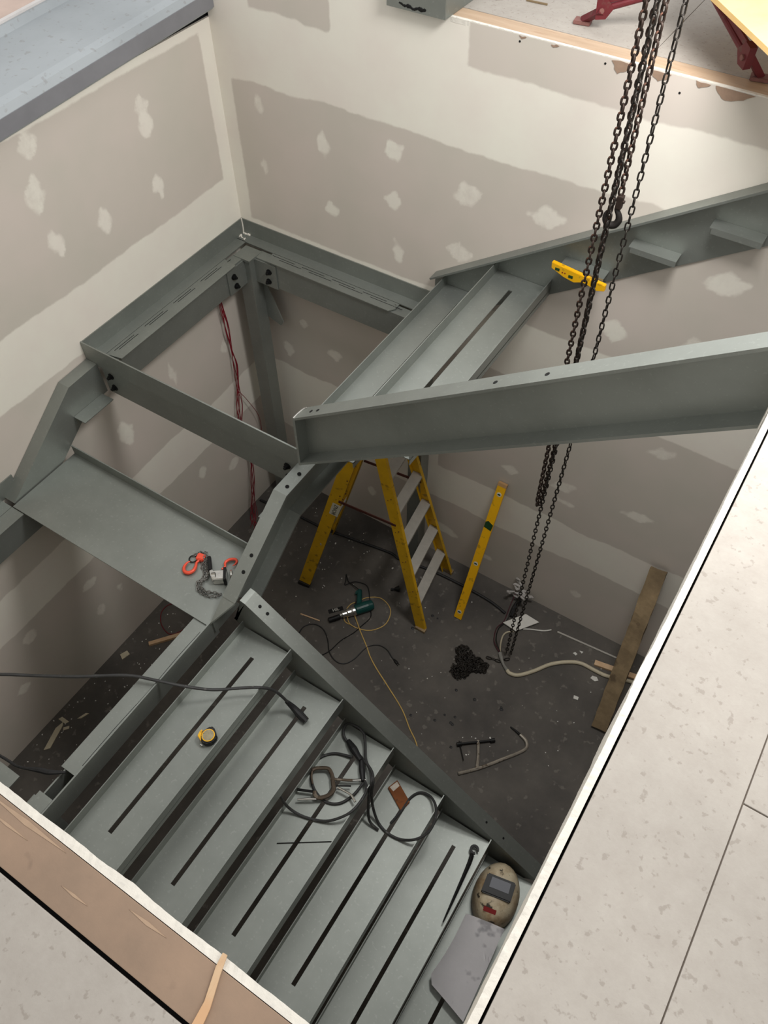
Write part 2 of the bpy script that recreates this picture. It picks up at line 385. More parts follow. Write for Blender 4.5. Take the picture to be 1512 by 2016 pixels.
# upper floor: base, sheets with open joints, timber edge strips
GAPM = mat('gap_dust', (110, 100, 90), .9)
uf = obj('floor_upper', B((3.176, 7, -7, 4, ZU-.04, ZU-.02), (-3, 3.176, -7, -3.216, ZU-.04, ZU-.02), (.06, 3.176, .016, 4, ZU-.3, ZU-.02), (-3, -.014, -3.216, 4, 3.40, 3.50)), DARK, kind='structure')
def sheet(x0, x1, y0, y1, m=SHEET, name='floor_sheet', dz=0): return obj(name, B((x0, x1, y0, y1, ZU-.019, ZU+dz), bev=.0015), m, uf)
sheet(3.1765, 3.401, -7, -3.21); sheet(3.1765, 3.401, -3.208, .10)
sheet(3.4035, 4.6, -7, -2.53); sheet(3.4035, 4.6, -2.527, -1.33); sheet(3.4035, 4.6, -1.327, 4)
sheet(4.603, 7, -7, 4)
obj('joint_fill', B((3.1775, 7, -6.9, .09, ZU-.0195, ZU-.004)), GAPM, uf)
obj('joint_fill', B((.07, 4.5, .106, 3.9, ZU-.0195, ZU-.004)), GAPM, uf)
obj('floor_sheet', B((-3, -.48, -3.2, 4, 3.505, 3.60)), mat('pinkish_board', (206, 184, 172), .8), uf)
obj('edge_batten', B((-3, 3.1745, -3.297, -3.2145, ZU-.019, ZU-.0005), bev=.0015), PLY, uf)
sheet(-3, 2.02, -4.5, -3.3035); sheet(2.0225, 3.1745, -4.5, -3.3035); sheet(-3, 3.1745, -7, -4.503)
obj('edge_batten', B((1.30, 3.1745, .0165, .104, ZU-.019, ZU-.001), bev=.001), PINE, uf, label='pale pine batten')
sheet(.06, 2.2, .107, 1.3); sheet(2.2025, 3.401, .107, 1.3); sheet(.06, 3.401, 1.303, 4)
bm = bmesh.new(); rs_ = random.Random(21)
for x0, x1, y, w in ((2.28, 2.47, -3.222, .006), (2.30, 2.40, -3.243, .003), (2.62, 2.70, -3.228, .004), (2.50, 2.56, -3.262, .003)):
    prism([(x0, y-w*.3, ZU-.0005), ((x0+x1)/2, y-w, ZU-.0005), (x1, y, ZU-.0005), ((x0+x1)/2, y+w*.5, ZU-.0005)], (0, 0, .0006), bm)
obj('scraped_patch', bm, mat('scraped_formply', (166, 141, 118), .7, 0, .1, 30), uf)
obj('splinter', prism([(2.812, -3.300, ZU+.001), (2.808, -3.262, ZU+.001), (2.793, -3.217, ZU+.002), (2.790, -3.196, ZU+.003), (2.798, -3.195, ZU+.003), (2.806, -3.222, ZU+.002), (2.822, -3.266, ZU+.001), (2.829, -3.302, ZU+.001)], (0, 0, .004)), PINEY,
    label='pale wood splinter lying across the brown batten at the lower edge', cat='splinter', at=(2.81, -3.25, ZU))
# torn paper and nail holes at the back wall top
for i, (x, a, b) in enumerate([(1.84, .02, .012), (2.12, .05, .045), (2.28, .045, .035), (2.44, .035, .02), (2.55, .09, .04), (1.70, .02, .01)]):
    P = [Vector((x-a/1.5, -.001, ZU-.006)), Vector((x+a, -.001, ZU-.006)), Vector((x+a*.6, -.001, ZU-.006-b*.6)), Vector((x-a*.1, -.001, ZU-.006-b)), Vector((x-a*.5, -.001, ZU-.006-b*.5))]
    out = []
    for k, p in enumerate(P):
        q = P[(k+1) % 5]
        for t in (0, .33, .66):
            r_ = p.lerp(q, t); out.append((r_.x+noise.noise(r_*60)*.006, -.001, r_.z+noise.noise(r_*60+Vector((9, 0, 0)))*.006))
    obj('torn_paper', prism(out, (0, -.0012, 0)), BROWNTORN, wb)
for x, z in ((1.69, 3.755), (2.06, 3.755), (2.37, 3.72)):
    obj('screw_hole', cyl((x, .002, z), (x, -.0012, z), .0045, 12), DARK, wb)

# ---------------------------------------------------------------- landing frame
LF = thing('landing_frame', 'grey steel landing frame in the corner with bolted corner post and slotted ledges', 'steel frame', (.14, -.17, 0))
# upstand angles against the walls and at the open side
obj('wall_angle', B((.001, .007, -1.338, -.001, 2.285, 2.385), (.007, .075, -1.325, -.07, 2.279, 2.285)), STEEL, LF)
obj('wall_angle', B((.008, 1.40, -.007, -.001, 2.285, 2.385), (.008, 1.385, -.075, -.007, 2.279, 2.285)), STEEL, LF)
obj('front_angle', B((.001, 1.405, -1.340, -1.332, 2.258, 2.387), (.075, 1.40, -1.332, -1.27, 2.258, 2.266)), STEEL, LF)
obj('front_channel', B((.10, 1.398, -1.332, -1.325, 2.085, 2.256), (.10, 1.398, -1.325, -1.265, 2.085, 2.095), (.10, 1.398, -1.325, -1.265, 2.247, 2.257)), STEEL, LF)
# channels under the ledges
obj('side_channel', B((.143, .150, -1.262, -.20, 2.105, 2.272), (.08, .143, -1.262, -.20, 2.105, 2.114), (.08, .143, -1.262, -.20, 2.262, 2.272)), STEEL, LF)
obj('rear_channel', B((.20, 1.385, -.150, -.143, 2.105, 2.272), (.20, 1.385, -.143, -.08, 2.105, 2.114), (.20, 1.385, -.143, -.08, 2.262, 2.272)), STEEL, LF)
obj('ledge', prism([(.077, -1.262, 2.277), (.172, -1.245, 2.277), (.172, -.290, 2.277), (.077, -.275, 2.277)], (0, 0, .006)), STEEL, LF)
obj('ledge', prism([(.285, -.077, 2.277), (.300, -.160, 2.277), (1.155, -.160, 2.277), (1.180, -.125, 2.277), (1.18, -.077, 2.277)], (0, 0, .006)), STEEL, LF)
for k in range(5):   # staggered slots: dark open welds along the ledges
    y = -1.22+k*.235
    obj('slot', B((.094, .0965, y, min(y+.15, -.28), 2.2815, 2.2842)), DARK, LF); obj('slot', B((.108, .1105, y+.02, min(y+.17, -.29), 2.2815, 2.2842)), DARK, LF)
    x = .30+k*.215
    obj('slot', B((x, min(x+.16, 1.17), -.0965, -.094, 2.2815, 2.2842)), DARK, LF); obj('slot', B((x+.06, min(x+.22, 1.17), -.1125, -.110, 2.2815, 2.2842)), DARK, LF)
# corner post with cap, cleats, bolts, gusset
obj('post', B((.10, .20, -.20, -.10, 0, 2.262), bev=.006), STEEL, LF)
obj('post_cap', B((.09, .21, -.21, -.09, 2.262, 2.276)), STEEL, LF)
obj('cleat', B((.151, .159, -.36, -.19, 2.10, 2.262)), STEEL, LF); obj('cleat', B((.19, .36, -.159, -.151, 2.10, 2.262)), STEEL, LF)
obj('end_plate', B((.10, .15, -.235, -.2005, 2.09, 2.255)), STEEL, LF); obj('end_plate', B((.2005, .235, -.15, -.10, 2.09, 2.255)), STEEL, LF)
bolts(LF, [(.160, -.31, 2.21), (.160, -.30, 2.14)], (1, 0, 0)); bolts(LF, [(.31, -.160, 2.21), (.30, -.160, 2.14)], (0, -1, 0))
obj('gusset', prism([(.2005, -.10, 2.06), (.225, -.10, 2.06), (.325, -.10, 1.80), (.30, -.10, 1.765), (.2005, -.10, 1.80)], (0, -.008, 0)), STEEL, LF)
bolts(LF, [(.155, -1.3325, 2.215), (.155, -1.3325, 2.135), (1.325, -1.3325, 2.215), (1.325, -1.3325, 2.135)], (0, -1, 0))
P2 = obj('post', B((1.335, 1.435, -.205, -.105, 0, 2.10), bev=.006), STEEL, LF)
obj('post_cap', B((1.325, 1.384, -.20, -.11, 2.10, 2.108)), STEEL, LF)
# corner plaster spill
bm = bmesh.new()
for i in range(26):
    t = random.random(); p = Vector((.012+random.random()*.05*(t < .6), -.012-random.random()*.05*(t > .3), 2.287+random.random()*.004)); r_ = random.uniform(.003, .009)
    bmesh.ops.create_icosphere(bm, subdivisions=1, radius=r_, matrix=Matrix.Translation(p))
tube([(.010, -.010, 2.29), (.011, -.009, 2.34), (.009, -.010, 2.386)], .004, 6, bm)
obj('plaster_spill', bm, PLASTER, LF, kind='stuff', label='white plaster crumbs in the corner')

# ---------------------------------------------------------------- middle flight
MF = thing('stair_flight', 'short grey steel stair flight against the left wall with kinked stringers', 'stair flight', (.75, -1.7, 1.85), 'steel stair flights')
topL = [(-1.341, 2.275), (-1.545, 2.268), (-2.09, 1.885)]
channel('Y', topL, .20, .080, .004, .007, .010, MF)
topR = [(-.02, 2.305), (-1.535, 2.30), (-1.985, 1.982)]
channel('Y', topR, .235, 1.407, 1.482, .007, .011, MF)
obj('flange_taper', prism([(1.407, -1.985, 1.971), (1.482, -1.985, 1.971), (1.409, -2.10, 1.887)], (0, .004, .010)), STEEL, MF)
obj('web_tail', prism([(1.407, -1.985, 1.975), (1.407, -2.085, 1.893), (1.407, -2.085, 1.80), (1.407, -1.90, 1.80)], (.007, 0, 0)), STEEL, MF)
obj('tread_bracket', B((.081, .165, -1.585, -1.375, 2.082, 2.087), (.081, .086, -1.585, -1.375, 2.03, 2.082)), STEEL, MF)
obj('tread_bracket', B((1.322, 1.406, -1.585, -1.375, 2.082, 2.087), (1.401, 1.406, -1.585, -1.375, 2.03, 2.082)), STEEL, MF)
sl = (1.915-2.30)/(2.085-1.535)
holes(MF, [(1.455, -1.40, 2.3045), (1.452, -1.49, 2.3015)], .0095)
n_ = Vector((0, -sl*-1, 1)); nn = Vector((0, sl, 1)).normalized()
for y in (-1.795, -1.865):
    z = 2.30-(-1.535-y)*.7067; obj('bolt_hole', cyl(Vector((1.452, y, z))-Vector((0, -.57, .82))*.002, Vector((1.452, y, z))+Vector((0, -.57, .82))*.0012, .0095, 14), DARK, MF)

# ---------------------------------------------------------------- lower landing
LL = thing('lower_landing_frame', 'grey steel lower landing frame with its one wide plate laid at the back', 'steel frame', (.75, -2.6, 0))
obj('landing_plate', B((.086, 1.400, -2.107, -1.672, 1.876, 1.882)), STEEL, LL)
obj('upstand', B((.0875, 1.400, -1.672, -1.666, 1.876, 1.945)), STEEL, LL)
obj('wall_angle', B((.001, .007, -3.19, -2.00, 1.875, 1.98), (.007, .075, -3.19, -2.11, 1.869, 1.875)), STEEL, LL)
obj('ledge', B((.077, .165, -3.19, -2.11, 1.868, 1.874)), STEEL, LL)
obj('side_channel', B((.143, .150, -3.19, -1.95, 1.69, 1.8675), (.08, .143, -3.19, -2.2, 1.69, 1.70)), STEEL, LL)
obj('edge_ledge', B((1.312, 1.3985, -2.948, -1.70, 1.866, 1.872)), STEEL, LL)
obj('edge_plate', B((1.399, 1.406, -3.19, -2.06, 1.755, 1.893), (1.33, 1.337, -3.19, -1.95, 1.66, 1.866)), STEEL, LL)
obj('front_angle', B((.08, 1.398, -3.193, -3.186, 1.70, 1.97)), STEEL, LL)
obj('front_ledge', B((.17, 1.198, -3.186, -3.072, 1.866, 1.872)), STEEL, LL)
obj('post_cap', B((1.314, 1.388, -3.18, -3.068, 1.866, 1.874)), STEEL, LL)
obj('post', B((1.30, 1.39, -3.18, -3.09, 0, 1.866), bev=.005), STEEL, LL)
obj('weld_seam', tube([(1.386, -2.90, 1.8725), (1.384, -2.7, 1.8725), (1.388, -2.5, 1.8725), (1.384, -2.3, 1.8725), (1.387, -2.15, 1.8725)], .0012, 5), BLACKM, LL)

# ---------------------------------------------------------------- lower flight
DF = thing('stair_flight', 'long lower grey steel flight of slotted pan treads descending to the right', 'stair flight', (2.3, -2.55, .66), 'steel stair flights')
top = [(1.487, 1.975), (1.515, 1.968), (3.20, .735)]
channel('X', top, .25, -1.957, -1.877, .007, .011, DF)
topo = [(1.44, 1.70), (1.50, 1.86), (3.20, .62)]
obj('outer_stringer', stringer_web('X', [(1.45, 1.93), (3.17, .70)], .25, -3.185, -3.178, DF), STEEL, DF)
ux = Vector((.807, 0, -.590)); un = Vector((.590, 0, .807))
for x in (1.565, 1.605, 2.86, 2.965):
    z = 1.968-(x-1.515)*.7318; p = Vector((x, -1.915, z)); obj('bolt_hole', cyl(p-un*.002, p+un*.0013, .0085 if x < 2 else .006, 14), DARK, DF)
def slotted(x0, x1, y0, y1, zt, t, sx, sw, ya, yb):
    return B((x0, sx-sw/2, y0, y1, zt-t, zt), (sx+sw/2, x1, y0, y1, zt-t, zt), (sx-sw/2, sx+sw/2, y0, ya, zt-t, zt), (sx-sw/2, sx+sw/2, yb, y1, zt-t, zt))
def pan(parent, x0, x1, y0, y1, zt, sx, ya, yb, lf=.055, lb=.055):
    t = obj('tread', slotted(x0, x1, y0, y1, zt, .005, sx, .0210, ya, yb), STEEL, parent)
    obj('lip', B((x1-.004, x1, y0, y1, zt-.034, zt+lf)), STEEL, t); obj('lip', B((x0, x0+.004, y0, y1, zt, zt+lb)), STEEL, t)
    obj('cleat', B((x0+.03, x1-.03, y1-.030, y1-.001, zt-.010, zt-.0052), (x0+.03, x1-.03, y1-.006, y1-.001, zt-.038, zt-.010)), STEEL, t)
    return t
pan(DF, 1.476, 1.765, -3.17, -1.9645, 1.735, 1.615, -3.028, -2.077)
first = [o for o in DF.children if o.name.startswith('tread')][0]
for i, (xf, zt) in enumerate([(2.050, 1.524), (2.337, 1.307), (2.633, 1.095), (2.920, .888), (3.209, .676)]):
    c = first.copy(); COL.objects.link(c); c.parent = DF; c.location = (xf-1.765, 0, zt-1.735)
    for ch in first.children:
        d = ch.copy(); COL.objects.link(d); d.parent = c

# ---------------------------------------------------------------- upper flight
UF = thing('stair_flight', 'upper grey steel flight with two pan treads between wall stringer and big outer beam', 'stair flight', (2.0, -.6, 2.3), 'steel stair flights')
topU = [(1.362, 2.527), (2.90, 3.560), (3.17, 3.742)]
botU = [(1.362, 2.215), (2.017, 2.650), (2.881, 3.242)]
bm = bmesh.new(); prism([(1.362, 0, 2.520), (2.90, 0, 3.553), (3.17, 0, 3.735), (3.17, 0, 3.44), (2.881, 0, 3.242), (2.017, 0, 2.650), (1.362, 0, 2.215)], (0, .007, 0), bm)
for v in bm.verts: v.co.y -= .0085
obj('wall_stringer_web', bm, STEEL, UF)
obj('top_flange', stringer_web('X', topU, .010, -.0015, -.075, UF), STEEL, UF)
pan(UF, 1.431, 1.722, -1.333, -.010, 2.480, 1.575, -1.20, -.125, .003, .062)
pan(UF, 1.718, 2.012, -1.333, -.010, 2.680, 1.852, -1.20, -.125, .058, .062)
for x, z in ((2.063, 2.882), (2.352, 3.083), (2.652, 3.283)):
    obj('tread_bracket', B((x, x+.215, -.080, -.009, z, z+.005), (x, x+.215, -.013, -.0085, z-.05, z)), STEEL, UF)
    obj('bracket_toe', B((x+.01, x+.215, -.080, -.076, z-.022, z)), STEEL, UF)
# outer beam: channel with its flanges towards the viewer
OB = [(1.482, 2.700), (3.16, 3.895)]
botO = [(1.482, 2.395), (3.16, 3.590)]
sl2 = (OB[1][1]-OB[0][1])/(OB[1][0]-OB[0][0])
def band_x(z0, z1, y0, y1, x0=1.482, x1=3.152):
    f = lambda x: 2.700+(x-1.482)*sl2
    return prism([(x0, y0, f(x0)+z0), (x1, y0, f(x1)+z0), (x1, y0, f(x1)+z1), (x0, y0, f(x0)+z1)], (0, y1-y0, 0))
obj('outer_beam_web', band_x(-.29, -.012, -1.343, -1.336), STEEL, UF)
obj('outer_beam_flange', band_x(-.014, 0, -1.412, -1.336), STEEL, UF)
obj('outer_beam_flange', band_x(-.305, -.290, -1.412, -1.336), STEEL, UF)
obj('end_plate', prism([(1.470, -1.412, 2.388), (1.482, -1.412, 2.392), (1.482, -1.412, 2.698), (1.470, -1.412, 2.689)], (0, .076, 0)), STEEL, UF)
obj('weld_bead', tube([(1.474, -1.41, 2.694), (1.477, -1.38, 2.698), (1.484, -1.35, 2.703), (1.50, -1.34, 2.714)], .0045, 6), CHROME, UF)
bn = Vector((-sl2, 0, 1)).normalized()
for x in (1.548, 1.585, 2.358, 2.528):
    p = Vector((x, -1.376, 2.700+(x-1.482)*sl2)); obj('bolt_hole', cyl(p-bn*.002, p+bn*.0013, .0085, 14), DARK, UF)

# ---------------------------------------------------------------- steel at the top of the well
sb = thing('steel_beam', 'broad scuffed grey steel beam lying along the top of the left wall', 'steel beam', (-.2, -.6, 3.5))
bm = bmesh.new(); prof = [(-.42, 0), (.035, 0), (.045, .012), (.045, .085), (.030, .115), (-.002, .130), (-.40, .130), (-.42, .160), (-.432, .160)]
a = [Vector((x, -2.1, 3.455+z)) for x, z in prof]; prism(a, (0, 3.60, .150), bm)
obj('beam_body', bm, BEAM, sb)
obj('side_plate', prism([(.0455, -2.1, 3.468), (.0485, -2.1, 3.468), (.0485, -2.1, 3.538), (.0455, -2.1, 3.538)], (0, 3.60, .150)), mat('dark_grey_side', (126, 126, 130), .5), sb)  # thin strip making the beam's side face a darker, neutral grey
obj('beam_lip', prism([(-.455, -2.1, 3.46), (-.433, -2.1, 3.46), (-.433, -2.1, 3.625), (-.455, -2.1, 3.625)], (0, 3.60, .150)), mat('pale_steel_edge', (210, 206, 204), .6), sb)
st = thing('steel_offcut', 'grey steel channel end with burnt edge overhanging the pale pine batten', 'steel beam', (1.22, .5, ZU))
obj('channel_body', B((1.083, 1.090, -.045, 1.2, ZU+.001, ZU+.095), (1.362, 1.369, -.045, 1.2, ZU+.001, ZU+.095), (1.083, 1.369, -.045, 1.2, ZU+.088, ZU+.095), bev=.0015), STEEL, st)
obj('front_plate', B((1.0835, 1.3685, -.050, -.0455, ZU+.001, ZU+.095)), STEEL, st)
bm = bmesh.new()
for i in range(16):
    x = 1.15+i*.008; bmesh.ops.create_icosphere(bm, subdivisions=1, radius=random.uniform(.005, .011), matrix=Matrix.Translation((x, -.0505, ZU+.018+noise.noise(Vector((x*30, 0, 0)))*.01))@Matrix.Diagonal((1.2, .25, .9, 1)))
obj('burn_mark', bm, BLACKM, st)
obj('slot', B((1.20, 1.225, .0, .035, ZU+.0945, ZU+.0962)), PINEY, st)

# ---------------------------------------------------------------- chains
def link_mesh(name, L, w, r, m):
    """one link, long axis Z, flat in XZ"""
    pts = []; h = L/2-w/2; R = w/2-r
    for k in range(6): a = math.pi*k/5; pts.append((R*math.cos(a), 0, h+R*math.sin(a)))
    for k in range(6): a = math.pi+math.pi*k/5; pts.append((R*math.cos(a), 0, -h+R*math.sin(a)))
    bm = tube(pts, r, 5, None, 1, closed=True); me = bpy.data.meshes.new(name); bm.to_mesh(me); bm.free(); me.materials.append(m)
    for p in me.polygons: p.use_smooth = True
    return me
LOAD = link_mesh('load_link', .0395, .0275, .0045, CHAIN); HAND = link_mesh('hand_link', .0430, .0235, .0034, HANDC)
def place_chain(parent, path, mesh, pitch, name='chain_link', phase=0.0, twist=.02):
    P = [Vector(p) for p in path]; seg = [(b-a).length for a, b in zip(P, P[1:])]; tot = sum(seg); n = int(tot/pitch); off = ORG[parent.name]; c = 0
    for i in range(n):
        s = i*pitch; k = 0
        while k < len(seg)-1 and s > seg[k]: s -= seg[k]; k += 1
        p = P[k].lerp(P[k+1], min(1, s/seg[k])); d = (P[k+1]-P[k]).normalized()
        q = d.to_track_quat('Z', 'Y') @ Matrix.Rotation((i % 2)*math.pi/2+phase+i*twist, 4, 'Z').to_quaternion()
        o = bpy.data.objects.new(name, mesh); COL.objects.link(o); o.parent = parent; o.location = p-off; o.rotation_mode = 'QUATERNION'; o.rotation_quaternion = q; c += 1
    return c
TOPZ = 4.72
lc = thing('load_chain', 'heavy rusty load chain hanging in a doubled loop, nearest the hooked fall', 'chain', (2.34, -.5, 1.70), 'chains of the hanging hoist')
place_chain(lc, [(2.312, -.5, TOPZ), (2.318, -.5, 3.2), (2.330, -.5, 1.74), (2.336, -.5, 1.705), (2.346, -.5, 1.705), (2.352, -.5, 1.74), (2.362, -.5, 2.6), (2.341, -.5, TOPZ)], LOAD, .0262, phase=.6, twist=.012)
hc = thing('hand_chain', 'thin dark long-link hand chain falling in two strands to the concrete floor', 'chain', (2.38, -.5, 0), 'chains of the hanging hoist')
place_chain(hc, [(2.352, -.53, TOPZ), (2.375, -.53, 2.7), (2.365, -.52, 1.6), (2.362, -.515, .03)], HAND, .0335, phase=.3, twist=.0)
place_chain(hc, [(2.432, -.50, TOPZ), (2.434, -.50, 2.5), (2.405, -.50, .9), (2.392, -.51, .03)], HAND, .0335, phase=.1, twist=.03)
place_chain(hc, [(2.385, -.54, .012), (2.34, -.585, .012), (2.27, -.60, .012), (2.22, -.63, .014)], HAND, .0335)
bm = bmesh.new()
for i in range(230):
    a = random.uniform(0, 6.28); r_ = .105*math.sqrt(random.random())*(1+.35*math.sin(a*3+.6)); p = Vector((2.165+r_*math.cos(a), -.72+r_*math.sin(a), .008+random.random()*.045*(1-r_/.15)))
    T = bmesh.new(); T.from_mesh(HAND); T.transform(Matrix.Translation(p)@Matrix.Rotation(random.uniform(0, 3), 4, 'Z')@Matrix.Rotation(random.uniform(.9, 2.1), 4, 'X')@Matrix.Rotation(random.uniform(0, 3), 4, 'Z')); me_ = bpy.data.meshes.new('t'); T.to_mesh(me_); T.free(); bm.from_mesh(me_); bpy.data.meshes.remove(me_)
obj('chain_pile', bm, HANDC, hc, kind='stuff', label='heap of slack chain on the floor')
ec = thing('hook_chain', 'short rusty chain fall ending in a black lifting hook', 'chain', (2.376, -.5, 3.3), 'chains of the hanging hoist')
place_chain(ec, [(2.366, -.488, TOPZ), (2.376, -.488, 3.538)], LOAD, .0262, phase=.2, twist=.015)
def hook(parent, c, s, m, right=(1, 0, 0), upv=(0, 0, 1), name='hook', flat=1.0):
    """forged hook: eye at the top, tapered curved bill"""
    c = Vector(c); r = Vector(right).normalized(); u = Vector(upv).normalized()
    pts = []; rad = []
    for t, (x, z, q) in enumerate([(0, 0, .16), (0, -.28, .17), (.02, -.50, .18), (.30, -.78, .22), (.48, -1.15, .26), (.38, -1.58, .28), (0, -1.80, .27), (-.38, -1.62, .22), (-.55, -1.28, .17), (-.56, -1.0, .10), (-.50, -.86, .05)]):
        pts.append(c+r*x*s+u*z*s); rad.append(q*s*flat)
    bm = tube(pts, 1, 10, None, 4, radii=rad)
    return obj(name, bm, m, parent, smooth=True)
hook(ec, (2.380, -.49, 3.52), .052, HOOKM, right=(.93, .1, -.25), upv=(.20, .05, .98))
bm = B((2.368, 2.392, -.502, -.478, 3.50, 3.552), bev=.005); cyl((2.362, -.49, 3.53), (2.398, -.49, 3.53), .006, 10, bm); obj('swivel', bm, CHAIN, ec)

# ---------------------------------------------------------------- step ladder
ld = thing('step_ladder', 'yellow step ladder with grey treads standing open on the concrete floor', 'ladder', (1.25, -.45, 0))
F1, F2, T1, T2, R1, R2 = [Vector(p) for p in ((1.747, -.661, .005), (1.662, -.117, .005), (1.29, -.55, 1.80), (1.27, -.27, 1.80), (.805, -.80, .005), (.70, -.28, .005))]
def rail(p0, p1, w, t, m=YEL, inward=None):
    """channel rail: face plate with two thin flanges"""
    p0, p1 = Vector(p0), Vector(p1); d = (p1-p0).normalized(); n = Vector(inward); n = (n-d*n.dot(d)).normalized(); s = d.cross(n).normalized()
    bm = obox((p0+p1)/2, (p1-p0)/2, s*w/2, n*.0015)
    for q in (-1, 1): obox((p0+p1)/2+s*q*w/2+n*t/2, (p1-p0)/2, s*.0015, n*t/2, bm)
    return obj('rail', bm, m, ld)
rail(F1, T1, .072, .026, inward=(-.1, 1, 0)); rail(F2, T2, .072, .026, inward=(.1, -1, 0))
def flatrail(p0, p1, w, nrm, m=YEL):
    d = (Vector(p1)-Vector(p0)).normalized(); n = Vector(nrm); n = (n-d*n.dot(d)).normalized(); s = d.cross(n).normalized()
    bm = obox((Vector(p0)+Vector(p1))/2, (Vector(p1)-Vector(p0))/2, s*w/2, n*.0015)
    for q in (-1, 1): obox((Vector(p0)+Vector(p1))/2+s*q*w/2-n*.012, (Vector(p1)-Vector(p0))/2, s*.0015, n*.012, bm)
    return obj('rail', bm, m, ld), s, n, d
r1, s1, n1, d1 = flatrail(R1, T1+Vector((-.05, 0, 0)), .086, (.25, -1, .2)); flatrail(R2, T2+Vector((-.05, 0, 0)), .05, (.25, 1, .2))
obj('rubber_foot', obox(R1+d1*.012, s1*.046, n1*.016, d1*.016), BLK, ld); obj('rubber_foot', obox(R2+Vector((0, 0, .01)), (.025, 0, 0), (0, .015, 0), (0, 0, .013)), BLK, ld)
for f, t_ in ((F1, T1), (F2, T2)): obj('foot_pad', obox(f+Vector((0, 0, .010)), (.040, 0, 0), (0, .016, 0), (0, 0, .012)), TIMB, ld)
for z in (.26, .54, .82, 1.10, 1.38, 1.62):
    k = z/1.8; a = F1.lerp(T1, k); b = F2.lerp(T2, k); obj('step', obox((a+b)/2, (b-a)/2*.97, (.036, 0, 0), (0, 0, .010)), ALU, ld)
obj('ladder_top', B((1.20, 1.34, -.57, -.25, 1.79, 1.83), bev=.004), YEL, ld)
for k, (zf, zr) in enumerate(((.95, 1.02), (.95, 1.02))):
    f = (F1.lerp(T1, .56), F2.lerp(T2, .56))[k]; r = (R1.lerp(T1, .58), R2.lerp(T2, .58))[k]; obj('spreader', bar(f, r, .022, .005), BROWNST, ld)
obj('brace', bar(R1.lerp(T1, .30), R2.lerp(T2, .30), .02, .01), ALU, ld)
pc = R1.lerp(T1, .53)+n1*.0022
obj('sticker', obox(pc, s1*.031, d1*.060, n1*.0006), mat('sticker_white', (200, 196, 176), .6), ld)
lettering('BONZ', .038, pc+n1*.0008, d1, n1.cross(d1), INK, ld)
for t_ in (.60, .61, .635, .70): p = R1.lerp(T1, t_)+s1*random.uniform(-.02, .03)+n1*.002; obj('rivet', cyl(p-n1*.002, p+n1*.001, .005, 8), BROWNST, ld)
for t_ in (.22, .38, .53, .68): 
    for q in (.01, -.012): p = F1.lerp(T1, t_)+Vector((q, -.002, q)); obj('rivet', cyl(p+Vector((0, .003, 0)), p-Vector((0, .002, 0)), .004, 8), BROWNST, ld)

# ---------------------------------------------------------------- level, timber leaning on the back wall
lv = thing('spirit_level', 'long yellow spirit level leaning upright against the back wall', 'spirit level', (1.93, -.43, 0))
a = Vector((1.925, -.430, .004)); b = Vector((1.944, -.020, 1.128)); d = (b-a).normalized(); sx = Vector((1, 0, -.02)).normalized(); nz_ = sx.cross(d).normalized()
if nz_.y > 0: nz_ = -nz_
obj('body', obox((a+b)/2, sx*.030, (b-a)/2, nz_*.010, bev=.002), LEVELY, lv)
obj('end_cap', obox(b-d*.004, sx*.0315, d*.012, nz_*.0115), mat('tan_cap', (178, 140, 96), .6), lv)
for t_ in (.055, .44, .935):
    p = a.lerp(b, t_)+nz_*.0102; bm = revolve([(.0165, 0), (.0165, .0015), (.010, .002)], p-nz_*.001, nz_, 16); o = obj('vial', bm, WHITE, lv); obj('vial_glass', obox(p+nz_*.0015, sx*.010, d*.005, nz_*.001), GREENINK, o)
p = a.lerp(b, .715)+nz_*.0103; obj('ink_mark', prism([p+sx*-.029+d*-.018, p+sx*.026+d*-.028, p+sx*.029+d*.022, p+sx*-.01+d*.04, p+sx*-.028+d*.026], nz_*.0005), GREENINK, lv)
tb = thing('timber_post', 'rough muddy timber length leaning against the back wall at right', 'timber', (3.12, -.62, 0))
a = Vector((3.137, -.665, .02)); b = Vector((3.035, -.050, 1.045)); d = (b-a).normalized(); sx = Vector((1, 0, 0)); sx = (sx-d*sx.dot(d)).normalized(); n2 = sx.cross(d)
bm = bmesh.new(); rows = []
for i in range(41):
    t_ = i/40; c = a.lerp(b, t_); row = []
    for k, (u, v) in enumerate([(-1, -1), (-.2, -1.05), (.5, -1), (1, -1), (1.03, 0), (1, 1), (0, 1), (-1, 1), (-1.02, 0)]):
        q = c+sx*u*.050+n2*v*.022; q += Vector(noise.noise_vector(q*14+Vector((k*3, 0, 0))))*.005; row.append(bm.verts.new(q))
    rows.append(row)
for r0, r1_ in zip(rows, rows[1:]):
    for k in range(9): bm.faces.new((r0[k], r0[(k+1) % 9], r1_[(k+1) % 9], r1_[k]))
bm.faces.new(rows[0][::-1]); bm.faces.new(rows[-1]); bmesh.ops.recalc_face_normals(bm, faces=bm.faces[:])
obj('timber_body', bm, TIMB, tb)

# torpedo level hung on the first bracket
tl = thing('torpedo_level', 'small yellow torpedo level held against the first tread bracket on the wall', 'spirit level', (2.17, -.09, 2.87))
bm = prism([(2.028, -.0815, 2.900), (2.300, -.0815, 2.872), (2.302, -.0815, 2.842), (2.262, -.0815, 2.830), (2.215, -.0815, 2.845), (2.190, -.0815, 2.848), (2.150, -.0815, 2.832), (2.095, -.0815, 2.842), (2.03, -.0815, 2.868)], (0, -.022, 0), bev=.002)
for v in bm.verts: pass
obj('body', bm, LEVELY, tl)
for x, z in ((2.06, 2.873), (2.13, 2.858)): obj('vial', B((x-.010, x+.012, -.1050, -.1030, z-.008, z+.006)), GREENINK, tl)
for x in (2.085, 2.098): obj('bubble_mark', B((x, x+.006, -.1048, -.1032, 2.862, 2.868)), REDL, tl)

